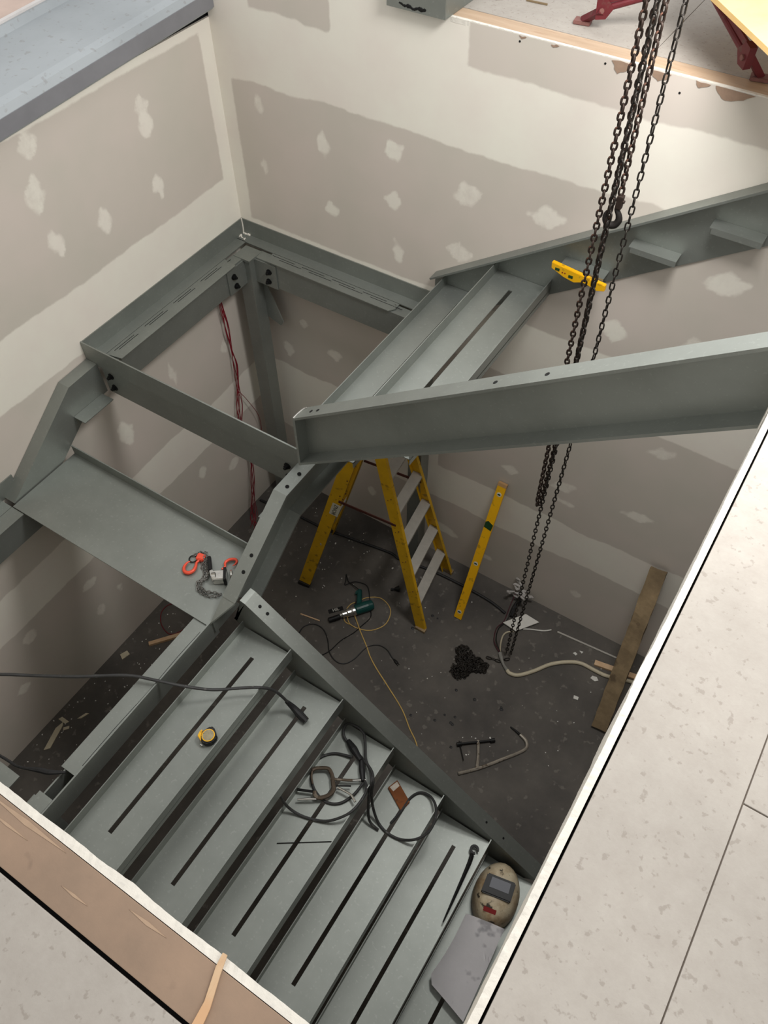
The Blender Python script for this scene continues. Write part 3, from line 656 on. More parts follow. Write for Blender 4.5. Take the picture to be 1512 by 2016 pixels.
# ---------------------------------------------------------------- red wires in the corner
rw = thing('wire_bundle', 'bundle of thin red wires hanging behind the landing frame to the floor', 'cable', (.05, -.40, 0))
rs = random.Random(3)
for i in range(8):
    j = lambda s: rs.uniform(-s, s)
    pts = [(.035+j(.004), -.345+j(.006), 2.10), (.035, -.340+j(.014), 1.95), (.04, -.325+j(.03), 1.78), (.035, -.322+j(.012), 1.62), (.035, -.318+j(.025), 1.45), (.035, -.335+j(.012), 1.28), (.04, -.36+j(.035), 1.10), (.045, -.40+j(.03), .85), (.05, -.36+j(.02), .62), (.05, -.40+j(.03), .35), (.06+j(.01), -.46+j(.04), .10), (.09+j(.02), -.50+j(.04), .006), (.14+j(.03), -.58+j(.05), .005)]
    obj('wire', tube(pts, .0022, 5, None, 5), REDW, rw)
obj('wire', tube([(.035, -.35, 1.25), (.04, -.28, 1.10), (.05, -.20, .85), (.05, -.22, .6)], .0022, 5), REDW, rw)
rl = obj('wire_coil', tube([(.30, -1.45, .012), (.169, -1.444, .02), (.075, -1.478, .012), (.065, -1.562, .008), (.138, -1.642, .006), (.241, -1.665, .006), (.297, -1.59, .01), (.33, -1.50, .02), (.24, -1.42, .03), (.20, -1.36, .02), (.30, -1.34, .03), (.36, -1.40, .03), (.27, -1.43, .04), (.22, -1.39, .04)], .003, 6), REDW, label='loop of thin red wire on the floor below the wide landing plate', cat='cable', at=(.2, -1.55, 0))
obj('wood_offcut', prism([(.160, -1.800, .001), (.180, -1.818, .001), (.385, -1.560, .001), (.360, -1.545, .001)], (0, 0, .022)), PINEY, label='thin pale wood offcut on the floor below the wide landing plate', cat='wood', at=(.27, -1.68, 0))

# ---------------------------------------------------------------- drill and cords on the lower floor
dr = thing('power_drill', 'dark green corded magnetic-style power drill lying on the concrete floor', 'drill', (1.26, -.79, 0)); dr['label'] = 'dark green corded power drill with metal nose lying on the concrete floor'
ax = Vector((.213, .291, 0)).normalized(); c0 = Vector((1.148, -.965, .035))
def along(t, z=.035): q = c0+ax*t; return Vector((q.x, q.y, z))
obj('chuck', revolve([(.012, 0), (.020, .002), (.020, .085), (.016, .088)], along(0, .022), ax, 16), BLACKM, dr)
obj('gear_nose', revolve([(.016, 0), (.018, .015), (.026, .02), (.026, .05), (.032, .06), (.032, .085), (.036, .10), (.036, .12)], along(.088, .037), ax, 18), CHROME, dr)
bm = revolve([(.034, 0), (.040, .01), (.041, .10), (.036, .135), (.026, .142)], along(.205, .041), ax, 18); obj('motor_body', bm, GREEN, dr)
hx = Vector((-.13, .21, 0)).normalized(); g0 = along(.235, .035)
obj('handle', tube([g0, g0+hx*.06, g0+hx*.12, g0+hx*.165], .022, 10, None, 4, radii=[.026, .021, .020, .018]), GREEN, dr, smooth=True)
obj('trigger', obox(g0+hx*.055-ax*.024, ax*.008, hx*.02, (0, 0, .008), bev=.002), BLACKM, dr)
obj('grip_end', obox(g0+hx*.150-ax*.018, ax*.015, hx*.014, (0, 0, .013), bev=.004), GREEN, dr)
obj('cord', tube([g0+hx*.165, (1.115, -.615, .02), (1.075, -.603, .01), (1.024, -.558, .006), (1.05, -.60, .006), (1.07, -.641, .006), (1.10, -.60, .014), (1.141, -.567, .008), (1.216, -.56, .006), (1.285, -.631, .006), (1.335, -.70, .006), (1.385, -.77, .006), (1.370, -.866, .006), (1.353, -.945, .006), (1.311, -1.046, .006), (1.293, -1.148, .006), (1.268, -1.206, .006), (1.22, -1.30, .006)], .0038, 6), CORD, dr)
obj('extension_lead', tube([(1.15, -1.30, .006), (1.06, -1.24, .006), (1.025, -1.166, .006), (1.019, -1.096, .006), (1.069, -1.039, .006), (1.149, -1.038, .006), (1.224, -1.089, .006), (1.294, -1.165, .008), (1.372, -1.199, .006), (1.437, -1.181, .006), (1.475, -1.11, .006), (1.496, -.994, .006), (1.554, -.933, .006), (1.627, -.929, .006), (1.69, -.961, .006), (1.715, -.970, .006)], .0038, 6), CORD,
    label='loose black power cord with plug snaking over the floor in front of the drill', cat='cord', at=(1.4, -1.1, 0))
pg = bpy.data.objects['extension_lead']; ob = tube([(1.712, -.968, .008), (1.735, -.977, .010), (1.750, -.983, .010)], .008, 8, None, 3, radii=[.005, .011, .010]); cyl((1.750, -.978, .010), (1.768, -.983, .010), .002, 6, ob); cyl((1.748, -.990, .010), (1.764, -.996, .010), .002, 6, ob); obj('plug', ob, CORD, pg)
yh = obj('air_hose', tube([(1.30, -.90, .004), (1.243, -.897, .004), (1.205, -.84, .004), (1.20, -.76, .004), (1.236, -.702, .004), (1.275, -.640, .004), (1.367, -.593, .004), (1.476, -.640, .004), (1.508, -.759, .004), (1.45, -.857, .004), (1.364, -.895, .004), (1.29, -.90, .012), (1.24, -.86, .014)], .0036, 6), YCORD, label='thin yellow hose looped on the floor around the drill', cat='hose', at=(1.35, -.75, 0))
obj('cord', tube([(1.284, -.826, .012), (1.340, -.87, .012), (1.381, -.903, .005), (1.488, -.982, .005), (1.56, -1.04, .005), (1.648, -1.094, .005), (1.788, -1.165, .005), (1.959, -1.256, .005), (2.074, -1.344, .005), (2.161, -1.404, .005), (2.25, -1.50, .005)], .0042, 6), YCORD, label='thin yellow cord running from the drill under the lower stair stringer', cat='cord', at=(1.7, -1.1, 0))
hs = thing('label_strip', 'small dark strip printed HIL in white letters beside the drill', 'label', (1.136, -.853, 0))
q = Vector((.060, .072, 0)).normalized(); q2 = Vector((-q.y, q.x, 0))
obj('strip', obox((1.134, -.855, .003), q*.055, q2*.016, (0, 0, .002)), BLACKM, hs); lettering('HIL', .034, (1.134, -.855, .0056), q, q2, WHITE, hs)
obj('wood_splinter', bar((.935, -1.022, .004), (1.088, -.994, .004), .006, .009), PINEY, label='thin pale splinter of wood on the floor left of the drill', cat='splinter', at=(1.01, -1.01, 0))
kb = thing('knob', 'small black conical plastic nozzle on the floor between drill and ladder', 'nozzle', (1.41, -.475, 0))
obj('cone', revolve([(.008, 0), (.008, .025), (.014, .035), (.024, .06), (.024, .064)], (1.386, -.495, .018), (.058, .043, 0), 12), BLACKM, kb)
obj('black_hose', tube([(-.0 + .03, -.34, .012), (.20, -.325, .012), (.394, -.306, .012), (.645, -.296, .012), (.909, -.257, .012), (1.20, -.215, .012), (1.30, -.225, .012), (1.551, -.185, .012), (1.80, -.175, .012), (2.05, -.184, .012), (2.20, -.215, .012)], .010, 8), BLK, label='black hose running along the floor in front of the back wall', cat='hose', at=(1.1, -.25, 0))

# ---------------------------------------------------------------- F-clamp on the floor
fc = thing('bar_clamp', 'long bare steel bar clamp lying on the open concrete floor', 'clamp', (2.6, -1.2, 0))
z_ = .012
obj('bar', tube([(2.497, -1.437, z_), (2.60, -1.325, z_), (2.70, -1.19, z_), (2.765, -1.10, z_), (2.790, -1.045, z_), (2.765, -1.005, z_), (2.715, -.988, z_)], .011, 8, None, 4), CLAMPM, fc)
obj('fixed_tip', tube([(2.716, -.988, z_), (2.665, -.978, z_), (2.635, -.974, z_)], .006, 8, None, 3, radii=[.009, .006, .005]), BLACKM, fc)
obj('sliding_jaw', tube([(2.584, -1.345, .016), (2.545, -1.255, .016), (2.500, -1.175, .016)], .010, 8, None, 3, radii=[.014, .009, .011]), CLAMPM, fc)
bm = cyl((2.405, -1.265, .018), (2.585, -1.12, .018), .008, 10); cyl((2.395, -1.275, .018), (2.42, -1.252, .018), .014, 10, bm); cyl((2.568, -1.135, .018), (2.592, -1.114, .018), .014, 10, bm)
obj('screw', bm, BLACKM, fc); obj('tommy_bar', cyl((2.395, -1.245, .018), (2.485, -1.345, .018), .0035, 8), BLACKM, fc)

# ---------------------------------------------------------------- floor clutter at the back right
cd = thing('conduit', 'thick cream corrugated conduit snaking over the floor behind the chain heap', 'conduit', (2.7, -.45, 0))
obj('pipe', tube([(2.425, -.618, .014), (2.455, -.628, .014), (2.511, -.607, .014), (2.585, -.522, .014), (2.661, -.413, .014), (2.753, -.334, .014), (2.837, -.293, .014), (2.937, -.291, .014), (3.03, -.285, .014), (3.19, -.235, .014), (3.4, -.2, .014)], .0135, 10), CREAM, cd)
obj('sleeve', tube([(2.32, -.525, .016), (2.345, -.555, .016), (2.382, -.592, .016), (2.425, -.618, .014)], .012, 10, None, 4, radii=[.014, .014, .009, .013]), mat('grey_sleeve', (120, 118, 112), .5), cd)
obj('cable', tube([(2.32, -.525, .016), (2.29, -.457, .012), (2.274, -.392, .012), (2.285, -.35, .012), (2.32, -.315, .006)], .006, 8), CREAM, cd)
obj('cable', tube([(2.325, -.53, .02), (2.244, -.47, .02), (2.208, -.364, .02), (2.225, -.282, .02), (2.206, -.15, .03), (2.200, -.07, .08)], .0035, 6), mat('maroon_cable', (70, 30, 38), .5), cd)
obj('cable', tube([(2.33, -.53, .02), (2.255, -.46, .03), (2.222, -.36, .02), (2.24, -.27, .02), (2.235, -.15, .04), (2.235, -.06, .07)], .0035, 6), CORD, cd)
obj('white_cable', tube([(2.37, -.262, .008), (2.42, -.232, .006), (2.50, -.195, .006), (2.545, -.157, .006)], .005, 6), WHITE, label='short white cable end sticking out behind the white tile', cat='cable', at=(2.45, -.21, 0))
obj('tile', prism([(2.225, -.300, .016), (2.333, -.148, .016), (2.445, -.158, .016), (2.336, -.313, .016)], (0, 0, .008)), WHITE, label='white square board offcut on the floor near the hand chain end', cat='board', at=(2.33, -.23, 0))
rg = thing('rag', 'crumpled white plastic strips tangled against the wall above the white board', 'rag', (2.22, -.05, 0))
rs = random.Random(5)
for i in range(7):
    p = Vector((2.20+rs.uniform(-.04, .05), -.05+rs.uniform(-.03, .02), .05+.02*i)); pts = [p]
    for k in range(4): p = p+Vector((rs.uniform(-.045, .045), rs.uniform(-.02, .02), rs.uniform(-.03, .035))); p.y = min(p.y, -.014); p.z = max(p.z, .012); pts.append(p)
    obj('strip', tube(pts, .009, 6, None, 4, radii=[.004, .010, .008, .011, .005]), CLOTH, rg)
obj('pipe_stub', tube([(2.24, -.06, .012), (2.236, -.14, .012), (2.25, -.22, .012)], .018, 8), BLK, rg)
obj('metal_strip', bar((2.589, -.150, .007), (3.06, -.115, .007), .010, .012), mat('pale_strip', (168, 164, 156), .5, .2), label='narrow pale metal strip on the floor along the back wall', cat='strip', at=(2.8, -.13, 0))
obj('timber_batten', bar((2.915, -.236, .012), (3.35, -.160, .012), .020, .038), PINEY, label='pale pine batten on the floor behind the leaning timber', cat='batten', at=(3.1, -.2, 0))
for i, (x, y, s, n_v, lab) in enumerate([(2.965, -.345, .028, 5, 'larger torn white plaster scrap right of the conduit bend'), (2.915, -.545, .024, 4, 'small pale square scrap on the floor left of the leaning timber foot'), (2.772, -.24, .018, 4, 'small white scrap behind the conduit hump'), (2.803, -.205, .016, 3, 'tiny white scrap nearest the metal strip')]):
    P = [(x+s*math.cos(6.28*k/n_v+i)*random.uniform(.8, 1.2), y+s*.7*math.sin(6.28*k/n_v+i), .002) for k in range(n_v)]
    obj('plaster_scrap', prism(P, (0, 0, .005)), WHITE, label=lab, cat='scrap', group='plaster scraps on the lower floor', at=(x, y, 0))
rd = thing('red_tin', 'small red tin almost hidden behind the foot of the leaning timber', 'tin', (3.215, -.505, 0))
obj('tin_body', revolve([(.045, 0), (.045, .10), (.040, .104)], (3.235, -.505, .001), (0, 0, 1), 18), mat('red_tin_paint', (170, 40, 34), .4), rd); obj('lid', revolve([(.040, 0), (.040, .006)], (3.235, -.505, .1052), (0, 0, 1), 18), CHROME, rd)
# scraps by the left wall
for i, (P, lab) in enumerate([([(.118, -2.766), (.145, -2.735), (.098, -2.575), (.082, -2.560), (.072, -2.615)], 'largest torn cream scrap at the foot of the left wall'),
    ([(.040, -2.56), (.10, -2.56), (.115, -2.535), (.05, -2.535)], 'narrow cream scrap nearest the left wall'),
    ([(.125, -2.60), (.15, -2.57), (.138, -2.555), (.112, -2.585)], 'short cream scrap touching the largest one'),
    ([(.145, -2.49), (.165, -2.475), (.185, -2.42), (.165, -2.43)], 'cream scrap farthest from the left wall'),
    ([(.05, -1.98), (.09, -2.0), (.105, -1.94), (.07, -1.93)], 'round grey plaster lump by the left wall under the landing')]):
    obj('plaster_scrap', prism([(x, y, .001) for x, y in P], (0, 0, .006)), CREAM, label=lab, cat='scrap', group='plaster scraps on the lower floor', at=(P[0][0], P[0][1], 0))
# fine crumbs
bm = bmesh.new(); rs = random.Random(11)
for i in range(230):
    if i < 90: x, y = rs.uniform(.02, .45), rs.uniform(-2.9, -1.4)
    elif i < 150: x, y = rs.uniform(.3, 1.0), rs.uniform(-1.2, -.1)
    else: x, y = rs.uniform(.9, 3.0), rs.uniform(-1.8, -.15)
    s = rs.uniform(.0015, .0045)*(1.6 if rs.random() < .1 else 1); a = rs.uniform(0, 3)
    obox((x, y, s*.4), (s*math.cos(a), s*math.sin(a), 0), (-s*.7*math.sin(a), s*.7*math.cos(a), 0), (0, 0, s*.35), bm)
obj('debris', bm, WHITE, label='scattered plaster crumbs on the dark concrete floor', cat='debris', kind='stuff')
bm = bmesh.new()
for i in range(14):
    x, y = rs.choice([(2.1, -.95), (2.0, -1.15), (2.45, -.95), (1.75, -.6), (2.3, -1.2)]); x += rs.uniform(-.12, .12); y += rs.uniform(-.12, .12)
    bmesh.ops.create_icosphere(bm, subdivisions=1, radius=rs.uniform(.008, .016), matrix=Matrix.Translation((x, y, .004))@Matrix.Diagonal((1, .8, .35, 1)))
obj('dirt_clods', bm, BLK, label='small dark clods scattered between the chain heap and the clamp', cat='debris', kind='stuff')

# ---------------------------------------------------------------- things on the stairs
# welding cable across
wc = thing('welding_cable', 'long black cable crossing the lower landing with its holder end on the second tread', 'cable', (1.4, -2.4, 1.85), 'welding cables on the stairs')
obj('cable', tube([(.50, -3.05, 1.90), (.66, -2.92, 1.94), (.823, -2.809, 1.95), (.927, -2.737, 1.93), (1.097, -2.632, 1.925), (1.277, -2.505, 1.915), (1.40, -2.45, 1.905), (1.50, -2.40, 1.875), (1.60, -2.33, 1.825), (1.70, -2.245, 1.805), (1.762, -2.200, 1.800), (1.800, -2.150, 1.72), (1.85, -2.126, 1.60)], .0072, 8), CABLE, wc)
obj('cable_end', tube([(1.84, -2.130, 1.615), (1.870, -2.125, 1.575), (1.91, -2.130, 1.555), (1.955, -2.137, 1.545)], .014, 10, None, 4, radii=[.009, .015, .019, .016]), BLK, wc)
wc2 = thing('welding_cable', 'short black cable whose tapered end rests on the lower landing edge', 'cable', (1.25, -3.03, 1.9), 'welding cables on the stairs')
obj('cable', tube([(.55, -3.12, 1.885), (.80, -3.09, 1.90), (1.077, -3.056, 1.885), (1.161, -3.049, 1.885), (1.227, -3.027, 1.890)], .006, 8), BLK, wc2)
obj('cable_end', tube([(1.215, -3.031, 1.889), (1.26, -3.01, 1.890), (1.30, -2.994, 1.888), (1.352, -2.958, 1.882)], .012, 8, None, 4, radii=[.007, .012, .012, .005]), BLK, wc2)
# tape measure
tm = thing('tape_measure', 'yellow and black tape measure standing on the top lower tread', 'tape measure', (1.70, -2.49, 1.736))
cT = Vector((1.702, -2.492, 1.7375)); u_ = Vector((.42, .90, 0)).normalized(); v_ = Vector((u_.y, -u_.x, 0))
def tp(a_, b_, z): q = cT+u_*a_*.001+v_*b_*.001; return (q.x, q.y, 1.7375+z)
obj('case', prism([tp(-36, -30, 0), tp(28, -34, 0), tp(38, -20, 0), tp(30, 26, 0), tp(0, 38, 0), tp(-30, 28, 0), tp(-40, 0, 0)], (0, 0, .038), bev=.005), BLK, tm)
obj('yellow_shell', prism([tp(-41, -22, .006), tp(-24, -36, .006), tp(-10, -38, .006), tp(-28, -10, .006), tp(-38, 8, .006)], (0, 0, .034), bev=.002), LEVELY, tm)
c1 = cT+v_*.002; bm = revolve([(.029, 0), (.029, .0018)], (c1.x, c1.y, 1.7755), (0, 0, 1), 24); o = obj('face_ring', bm, LEVELY, tm)
obj('face', revolve([(.025, 0), (.025, .001)], (c1.x, c1.y, 1.7773), (0, 0, 1), 24), TAPEF, tm)
obj('tape_hook', B((1.690, 1.702, -2.540, -2.536, 1.738, 1.752)), CHROME, tm)
# cable coil with connectors on third and fourth treads
cc = thing('cable_coil', 'tangled black welding cable with connectors looped over the third and fourth lower treads', 'cable', (2.3, -2.2, 1.31))
r_ = .0068
obj('cable', tube([(2.035, -2.47, 1.50), (2.06, -2.47, 1.375), (2.11, -2.465, 1.325), (2.176, -2.45, 1.3155), (2.25, -2.42, 1.325), (2.305, -2.376, 1.355), (2.337, -2.325, 1.372), (2.345, -2.252, 1.372), (2.330, -2.197, 1.355), (2.28, -2.15, 1.325)], r_, 8), CABLE, cc)
obj('cable', tube([(2.185, -2.10, 1.325), (2.102, -2.126, 1.3145), (2.052, -2.177, 1.3145), (2.046, -2.235, 1.3145), (2.071, -2.29, 1.3145), (2.125, -2.331, 1.3145), (2.195, -2.345, 1.3145), (2.254, -2.316, 1.3145), (2.288, -2.251, 1.320), (2.300, -2.180, 1.335)], r_, 8), CABLE, cc)
obj('cable', tube([(2.179, -1.985, 1.36), (2.138, -1.975, 1.375), (2.078, -1.982, 1.360), (2.071, -2.013, 1.335), (2.1, -2.041, 1.322), (2.148, -2.054, 1.322), (2.229, -2.082, 1.330), (2.303, -2.115, 1.36), (2.342, -2.156, 1.372), (2.352, -2.187, 1.30), (2.372, -2.211, 1.18), (2.421, -2.241, 1.11), (2.485, -2.258, 1.104), (2.558, -2.25, 1.110), (2.625, -2.22, 1.155), (2.658, -2.159, 1.160), (2.655, -2.094, 1.160), (2.625, -2.035, 1.150), (2.575, -1.998, 1.12), (2.519, -2.003, 1.104), (2.49, -2.055, 1.103), (2.486, -2.134, 1.103), (2.474, -2.21, 1.103)], r_, 8), CABLE, cc)
obj('cable', tube([(2.174, -1.982, 1.36), (2.205, -2.019, 1.34), (2.247, -2.078, 1.34), (2.30, -2.12, 1.352), (2.337, -2.165, 1.374), (2.345, -2.20, 1.30), (2.38, -2.26, 1.14), (2.44, -2.27, 1.105)], r_, 8), CABLE, cc)
obj('connector', tube([(2.12, -2.045, 1.33), (2.17, -2.068, 1.338), (2.23, -2.098, 1.345)], .012, 10, None, 4, radii=[.012, .019, .011]), BLK, cc)
obj('connector', tube([(2.225, -2.085, 1.335), (2.26, -2.13, 1.335), (2.295, -2.175, 1.34)], .012, 10, None, 4, radii=[.010, .016, .010]), BLK, cc)
# C-clamp locking pliers
vg = thing('locking_pliers', 'pair of rusty C-jaw locking pliers lying in the cable coil', 'pliers', (2.2, -2.29, 1.31))
z1 = 1.338
def vp(pts, r, k=4, radii=None, z=None): return tube([(x, y, (z or z1)) for x, y in pts], r, 8, None, k, radii=radii)
VGM = mat('brown_plier_steel', (96, 84, 72), .45, .5, .2, 20, (150, 140, 126), .6, 25)
obj('jaw', vp([(2.060, -2.262), (2.068, -2.246), (2.095, -2.226), (2.121, -2.214), (2.145, -2.224), (2.162, -2.238)], .0095), VGM, vg)
obj('jaw', vp([(2.162, -2.238), (2.182, -2.262), (2.200, -2.285), (2.195, -2.318), (2.165, -2.352), (2.140, -2.352), (2.128, -2.338)], .0105), VGM, vg)
obj('jaw', vp([(2.060, -2.262), (2.075, -2.29), (2.10, -2.315)], .005), VGM, vg)
obj('handle', vp([(2.158, -2.249), (2.224, -2.214), (2.251, -2.198)], .007), VGM, vg); obj('grip', vp([(2.251, -2.198), (2.303, -2.162)], .0065, 1), CHROME, vg, label='bright metal grip')
obj('handle', vp([(2.213, -2.266), (2.255, -2.262), (2.285, -2.262), (2.320, -2.278)], .006, z=1.346), CHROME, vg)
obj('handle', vp([(2.082, -2.414), (2.118, -2.388), (2.156, -2.364)], .006, radii=[.004, .007, .006]), CHROME, vg); obj('adjuster', vp([(2.052, -2.376), (2.088, -2.360), (2.122, -2.344)], .0065), BLACKM, vg)
obj('release_lever', vp([(2.20, -2.262), (2.235, -2.24), (2.26, -2.225)], .004), BLACKM, vg)
# rusty packer and rod
pk = obj('rusty_packer', prism([(2.368, -2.070, 1.0962), (2.388, -2.012, 1.0962), (2.500, -2.072, 1.0962), (2.487, -2.135, 1.0962)], (0, 0, .012), bev=.002), RUSTP, label='rusty brown flat packer on the fourth lower tread', cat='packer', at=(2.43, -2.07, 1.096))
obj('tip_patch', prism([(2.376, -2.064, 1.1086), (2.392, -2.020, 1.1086), (2.414, -2.032, 1.1086), (2.402, -2.072, 1.1086)], (0, 0, .0006)), CLAMPM, pk, label='scraped grey tip')
obj('welding_rod', cyl((2.114, -2.620, 1.3105), (2.322, -2.478, 1.3105), .0022, 6), BLACKM, label='single dark welding rod across the third lower tread', cat='rod', at=(2.2, -2.55, 1.31))
# spanner
sp = thing('spanner', 'long black podger spanner leaning along the fifth lower tread lip', 'spanner', (2.88, -2.15, .89))
obj('handle', tube([(2.867, -2.070, .915), (2.876, -2.10, .918), (2.884, -2.18, .920), (2.893, -2.29, .922), (2.903, -2.42, .925)], .008, 8, None, 4, radii=[.010, .011, .009, .007, .003]), BLACKM, sp)
jaw = [Vector((.0, 0, 0))]
bm = bmesh.new(); P = []
for k in range(13): a = math.radians(-60+k*25); P.append((2.868+.024*math.cos(a+1.2), -2.045+.024*math.sin(a+1.2), .908))
for k in range(12, -1, -1): a = math.radians(-60+k*25); P.append((2.868+.0125*math.cos(a+1.2), -2.045+.0125*math.sin(a+1.2), .908))
prism(P, (0, 0, .014), bm); obj('open_jaw', bm, BLACKM, sp)
# tin on the upper flight
tn = thing('tin', 'small black tin with silver top beside the outer beam on the first upper tread', 'tin', (1.57, -1.20, 2.481))
obj('tin_body', revolve([(.021, 0), (.022, .004), (.022, .040), (.020, .043)], (1.578, -1.222, 2.5095), (.9, .35, 0), 18), BLACKM, tn); obj('lid', revolve([(.0205, 0), (.0205, .003)], (1.618, -1.2065, 2.5095), (.9, .35, 0), 18), CHROME, tn)

# ---------------------------------------------------------------- welding helmet and paper
wh = thing('welding_helmet', 'stained cream welding helmet with black window frame on the last visible tread', 'helmet', (3.06, -2.12, .68))
hu = Vector((-.20, .98, 0)).normalized(); hv = Vector((hu.y, -hu.x, 0)); hc_ = Vector((3.058, -2.135, .680))
bm = bmesh.new(); nu_, nv_ = 28, 14; rows = []
for i in range(nv_+1):
    t_ = i/nv_; row = []
    for k in range(nu_):
        a = 2*math.pi*k/nu_; ca, sa = math.cos(a), math.sin(a)
        rr = math.sin(t_*math.pi/2)**.62; w_ = .117*(1-.10*max(0, -sa)**2); h_ = .163
        q = hc_+hv*(w_*ca*rr)+hu*(h_*sa*rr*(1.0))+Vector((0, 0, .185*math.cos(t_*math.pi/2)**.62+.004))
        row.append(bm.verts.new(q))
    rows.append(row)
for a_, b_ in zip(rows, rows[1:]):
    for k in range(nu_): bm.faces.new((a_[k], a_[(k+1) % nu_], b_[(k+1) % nu_], b_[k]))
bmesh.ops.remove_doubles(bm, verts=bm.verts, dist=.0004); bmesh.ops.recalc_face_normals(bm, faces=bm.faces[:])
obj('shell', bm, HELM, wh, smooth=True)
def hp(a_, b_, z): q = hc_+hv*a_+hu*b_; return (q.x, q.y, .68+z)
fr = obj('window_frame', prism([hp(-.080, -.040, .155), hp(.070, -.040, .155), hp(.074, .058, .155), hp(-.072, .058, .155)], (0, 0, .047), bev=.006), CORD, wh)
obj('lens', prism([hp(-.048, -.005, .2024), hp(.050, -.005, .2024), hp(.050, .045, .2024), hp(-.046, .045, .2024)], (0, 0, .0015)), LENS, fr)
obj('sticker', prism([hp(-.045, -.112, .166), hp(.018, -.112, .166), hp(.018, -.092, .176), hp(-.045, -.092, .176)], (0, 0, .004)), REDL, wh)
# paper, slightly curled, lying over the helmet's lower edge
bm = bmesh.new(); grid = []
c00, c10, c01, c11 = Vector((2.972, -2.300, .80)), Vector((3.165, -2.270, .845)), Vector((2.955, -2.640, .735)), Vector((3.185, -2.700, .735))
for i in range(13):
    row = []
    for j in range(9):
        v = i/12; u = j/8; p = c00.lerp(c10, u).lerp(c01.lerp(c11, u), v); p.z += .020*math.sin(math.pi*v)*(1-.6*u)-.02*(1-u)**3*v*.5+.010*math.sin(u*3); p.x += .012*math.sin(math.pi*v)*(1-u); p.x -= .0
        if i == 12 and j == 0: p += Vector((.012, .02, 0))
        row.append(bm.verts.new(p))
    grid.append(row)
for i in range(12):
    for j in range(8): bm.faces.new((grid[i][j], grid[i+1][j], grid[i+1][j+1], grid[i][j+1]))
bmesh.ops.solidify(bm, geom=bm.faces[:], thickness=.0012)
obj('paper_sheet', bm, PAPER, label='marked white sheet of drawing paper lying against the welding helmet', cat='paper', at=(3.08, -2.45, .75))

# ---------------------------------------------------------------- lever hoist on the landing plate
lh = thing('lever_hoist', 'small lever chain hoist with orange hooks and zinc chain on the wide landing plate', 'hoist', (1.22, -1.86, 1.882))
zb = 1.883
def hk(c, s, right, upv): return hook(lh, c, s, ORANGE, right, upv, flat=.62)
hk((1.136, -1.842, zb+.012), .056, (.88, -.30, 0), (.20, .98, 0))
obj('hook_block', obox((1.132, -1.836, zb+.014), Vector((.020, .006, 0)), Vector((-.005, .018, 0)), (0, 0, .013), bev=.004), ORANGE, lh)
hk((1.262, -1.835, zb+.014), .046, (-.85, -.20, 0), (-.20, -.97, 0))
bm = bmesh.new(); tube([(1.098+.020*math.cos(a), -1.858+.020*math.sin(a), zb+.005) for a in [6.28*k/16 for k in range(16)]], .0032, 6, bm, 1, closed=True); obj('ring', bm, BLACKM, lh)
obj('lever_grip', bar((1.172, -1.818, zb+.030), (1.232, -1.878, zb+.030), .026, .018, bev=.004), BLACKM, lh)
obj('lever_neck', bar((1.228, -1.872, zb+.030), (1.262, -1.900, zb+.030), .016, .016, bev=.003), CHROME, lh)
obj('gear_case', revolve([(.018, 0), (.026, .004), (.026, .022), (.020, .026)], (1.262, -1.905, zb+.028), (.72, .69, .15), 18), CHROME, lh)
obj('body', obox((1.290, -1.880, zb+.026), Vector((.026, .020, 0)), Vector((-.016, .020, 0)), (0, 0, .024), bev=.004), CHROME, lh)
obj('side_plate', obox((1.309, -1.862, zb+.028), Vector((.005, .004, 0)), Vector((-.022, .028, 0)), (0, 0, .026)), BLACKM, lh)
obj('hand_wheel', revolve([(.016, 0), (.024, .003), (.024, .012), (.016, .015)], (1.325, -1.845, zb+.028), (.72, .69, 0), 12), CHROME, lh)
SM = link_mesh('small_link', .022, .0145, .0022, GALV)
zc = zb+.0075
place_chain(lh, [(1.090, -1.838, zc), (1.102, -1.812, zc), (1.128, -1.802, zc+.004), (1.150, -1.818, zc+.008), (1.154, -1.850, zc+.004), (1.166, -1.872, zc), (1.190, -1.884, zc), (1.208, -1.905, zc), (1.214, -1.930, zc), (1.206, -1.950, zc), (1.222, -1.972, zc), (1.255, -1.975, zc), (1.290, -1.965, zc), (1.325, -1.948, zc), (1.348, -1.945, zc)], SM, .0142)
place_chain(lh, [(1.140, -1.820, zc+.018), (1.162, -1.845, zc+.010), (1.176, -1.860, zc+.006), (1.203, -1.876, zc+.004), (1.222, -1.898, zc+.003), (1.228, -1.928, zc+.004), (1.214, -1.958, zc+.010), (1.236, -1.986, zc), (1.268, -1.990, zc), (1.305, -1.985, zc), (1.335, -1.965, zc), (1.350, -1.930, zc)], SM, .0142, phase=.7)
place_chain(lh, [(1.146, -1.808, zc+.016), (1.166, -1.830, zc+.014), (1.186, -1.850, zc+.004), (1.214, -1.880, zc+.012), (1.232, -1.910, zc+.002), (1.226, -1.945, zc+.012), (1.246, -1.968, zc+.012), (1.282, -1.978, zc+.012), (1.315, -1.968, zc+.012)], SM, .0142, phase=.4)

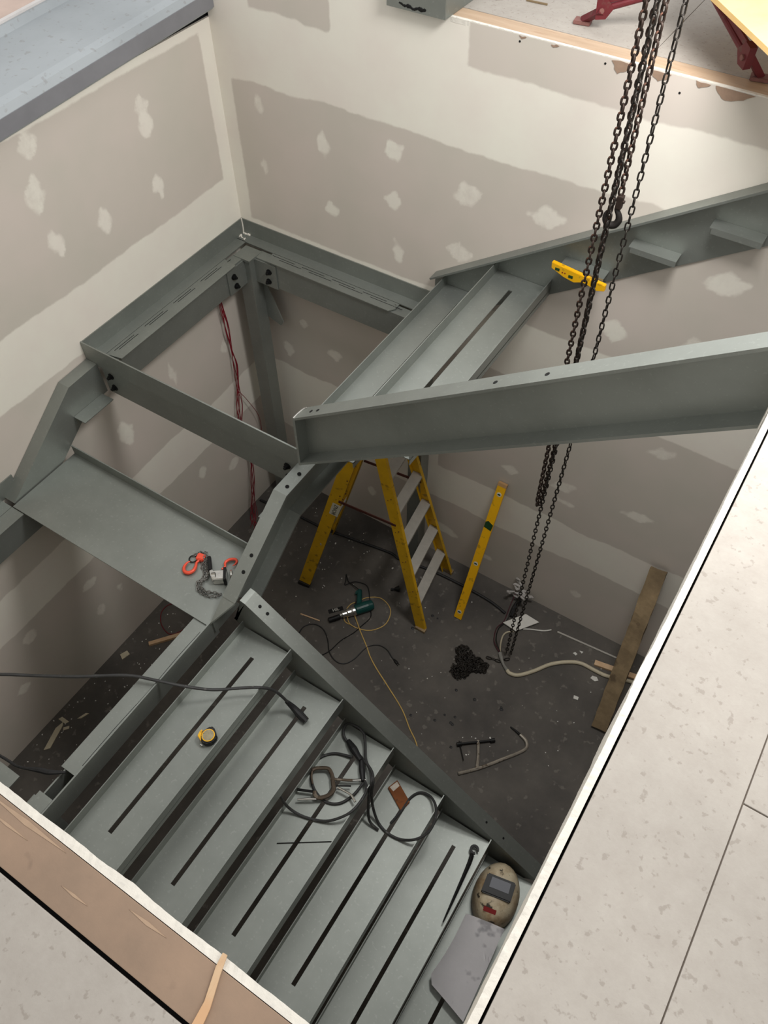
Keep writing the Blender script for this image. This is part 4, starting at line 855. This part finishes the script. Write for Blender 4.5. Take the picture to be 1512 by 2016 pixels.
# ---------------------------------------------------------------- red pipe stand and board on the upper floor
ps = thing('pipe_stand', 'folding red steel stand on rusty feet beside the pine batten', 'stand', (2.25, .40, ZU))
cT_ = Vector((2.278, .30, 4.0))
FEET = [(Vector((1.858, .222, ZU)), Vector((1.944, .180, ZU+.078))), (Vector((2.615, .118, ZU)), Vector((2.572, .035, ZU+.103))), (Vector((2.30, 1.0, ZU)), Vector((2.295, .92, ZU+.10)))]
for f, e in FEET:
    obj('foot', obox(f+Vector((0, 0, .008)), (.034, .006, 0), (-.004, .024, 0), (0, 0, .007), bev=.002), RUSTY, ps)
    k = (cT_-e).normalized(); h = Vector((k.x, k.y, 0)).normalized()
    obj('ankle', bar(f+Vector((0, 0, .012)), e+Vector((0, 0, .0)), .024, .024, side=h), REDP, ps)
    obj('knuckle', prism([e-h*.02+Vector((0, 0, -.035)), e+h*.02+Vector((0, 0, -.030)), e+h*.045+Vector((0, 0, .01)), e+h*.01+Vector((0, 0, .05)), e-h*.025+Vector((0, 0, .04))], Vector((-h.y, h.x, 0))*.030), REDP, ps)
    q = e+Vector((-h.y, h.x, 0))*.015
    obj('leg_tube', cyl(q+k*.01, Vector((cT_.x, cT_.y, cT_.z-.01)), .013, 12), REDP, ps)
    obj('brace', bar(q+Vector((0, 0, .03)), Vector((cT_.x, cT_.y, cT_.z+.005)), .022, .010), REDP, ps)
    s_ = Vector((-h.y, h.x, 0)); obj('bolt', cyl(q-s_*.022, q+s_*.022, .010, 8), RUSTY, ps)
obj('collar', cyl(cT_-Vector((0, 0, .02)), cT_+Vector((0, 0, .031)), .032, 16), REDP, ps)
pb = obj('plywood_board', prism([(2.215, .205, 4.032), (2.866, -.491, 4.032), (3.30, -.08, 4.032), (2.70, .60, 4.032), (2.30, .60, 4.032), (2.18, .42, 4.032)], (0, 0, .018)), PLYB, label='yellow plywood board resting on the red stand', cat='board', at=(2.7, .1, 4.032))
# nails and offcut sticks on the upper floor
for i, (a, b, lab) in enumerate([((1.565, .30, ZU+.004), (1.66, .305, ZU+.004), 'dark thin stick on the upper floor left of the red stand'), ((1.45, .24, ZU+.004), (1.49, .30, ZU+.004), 'short dark stick on the upper floor beside the channel end')]):
    obj('stick', bar(a, b, .006, .006), TIMB, label=lab, cat='stick', at=a)
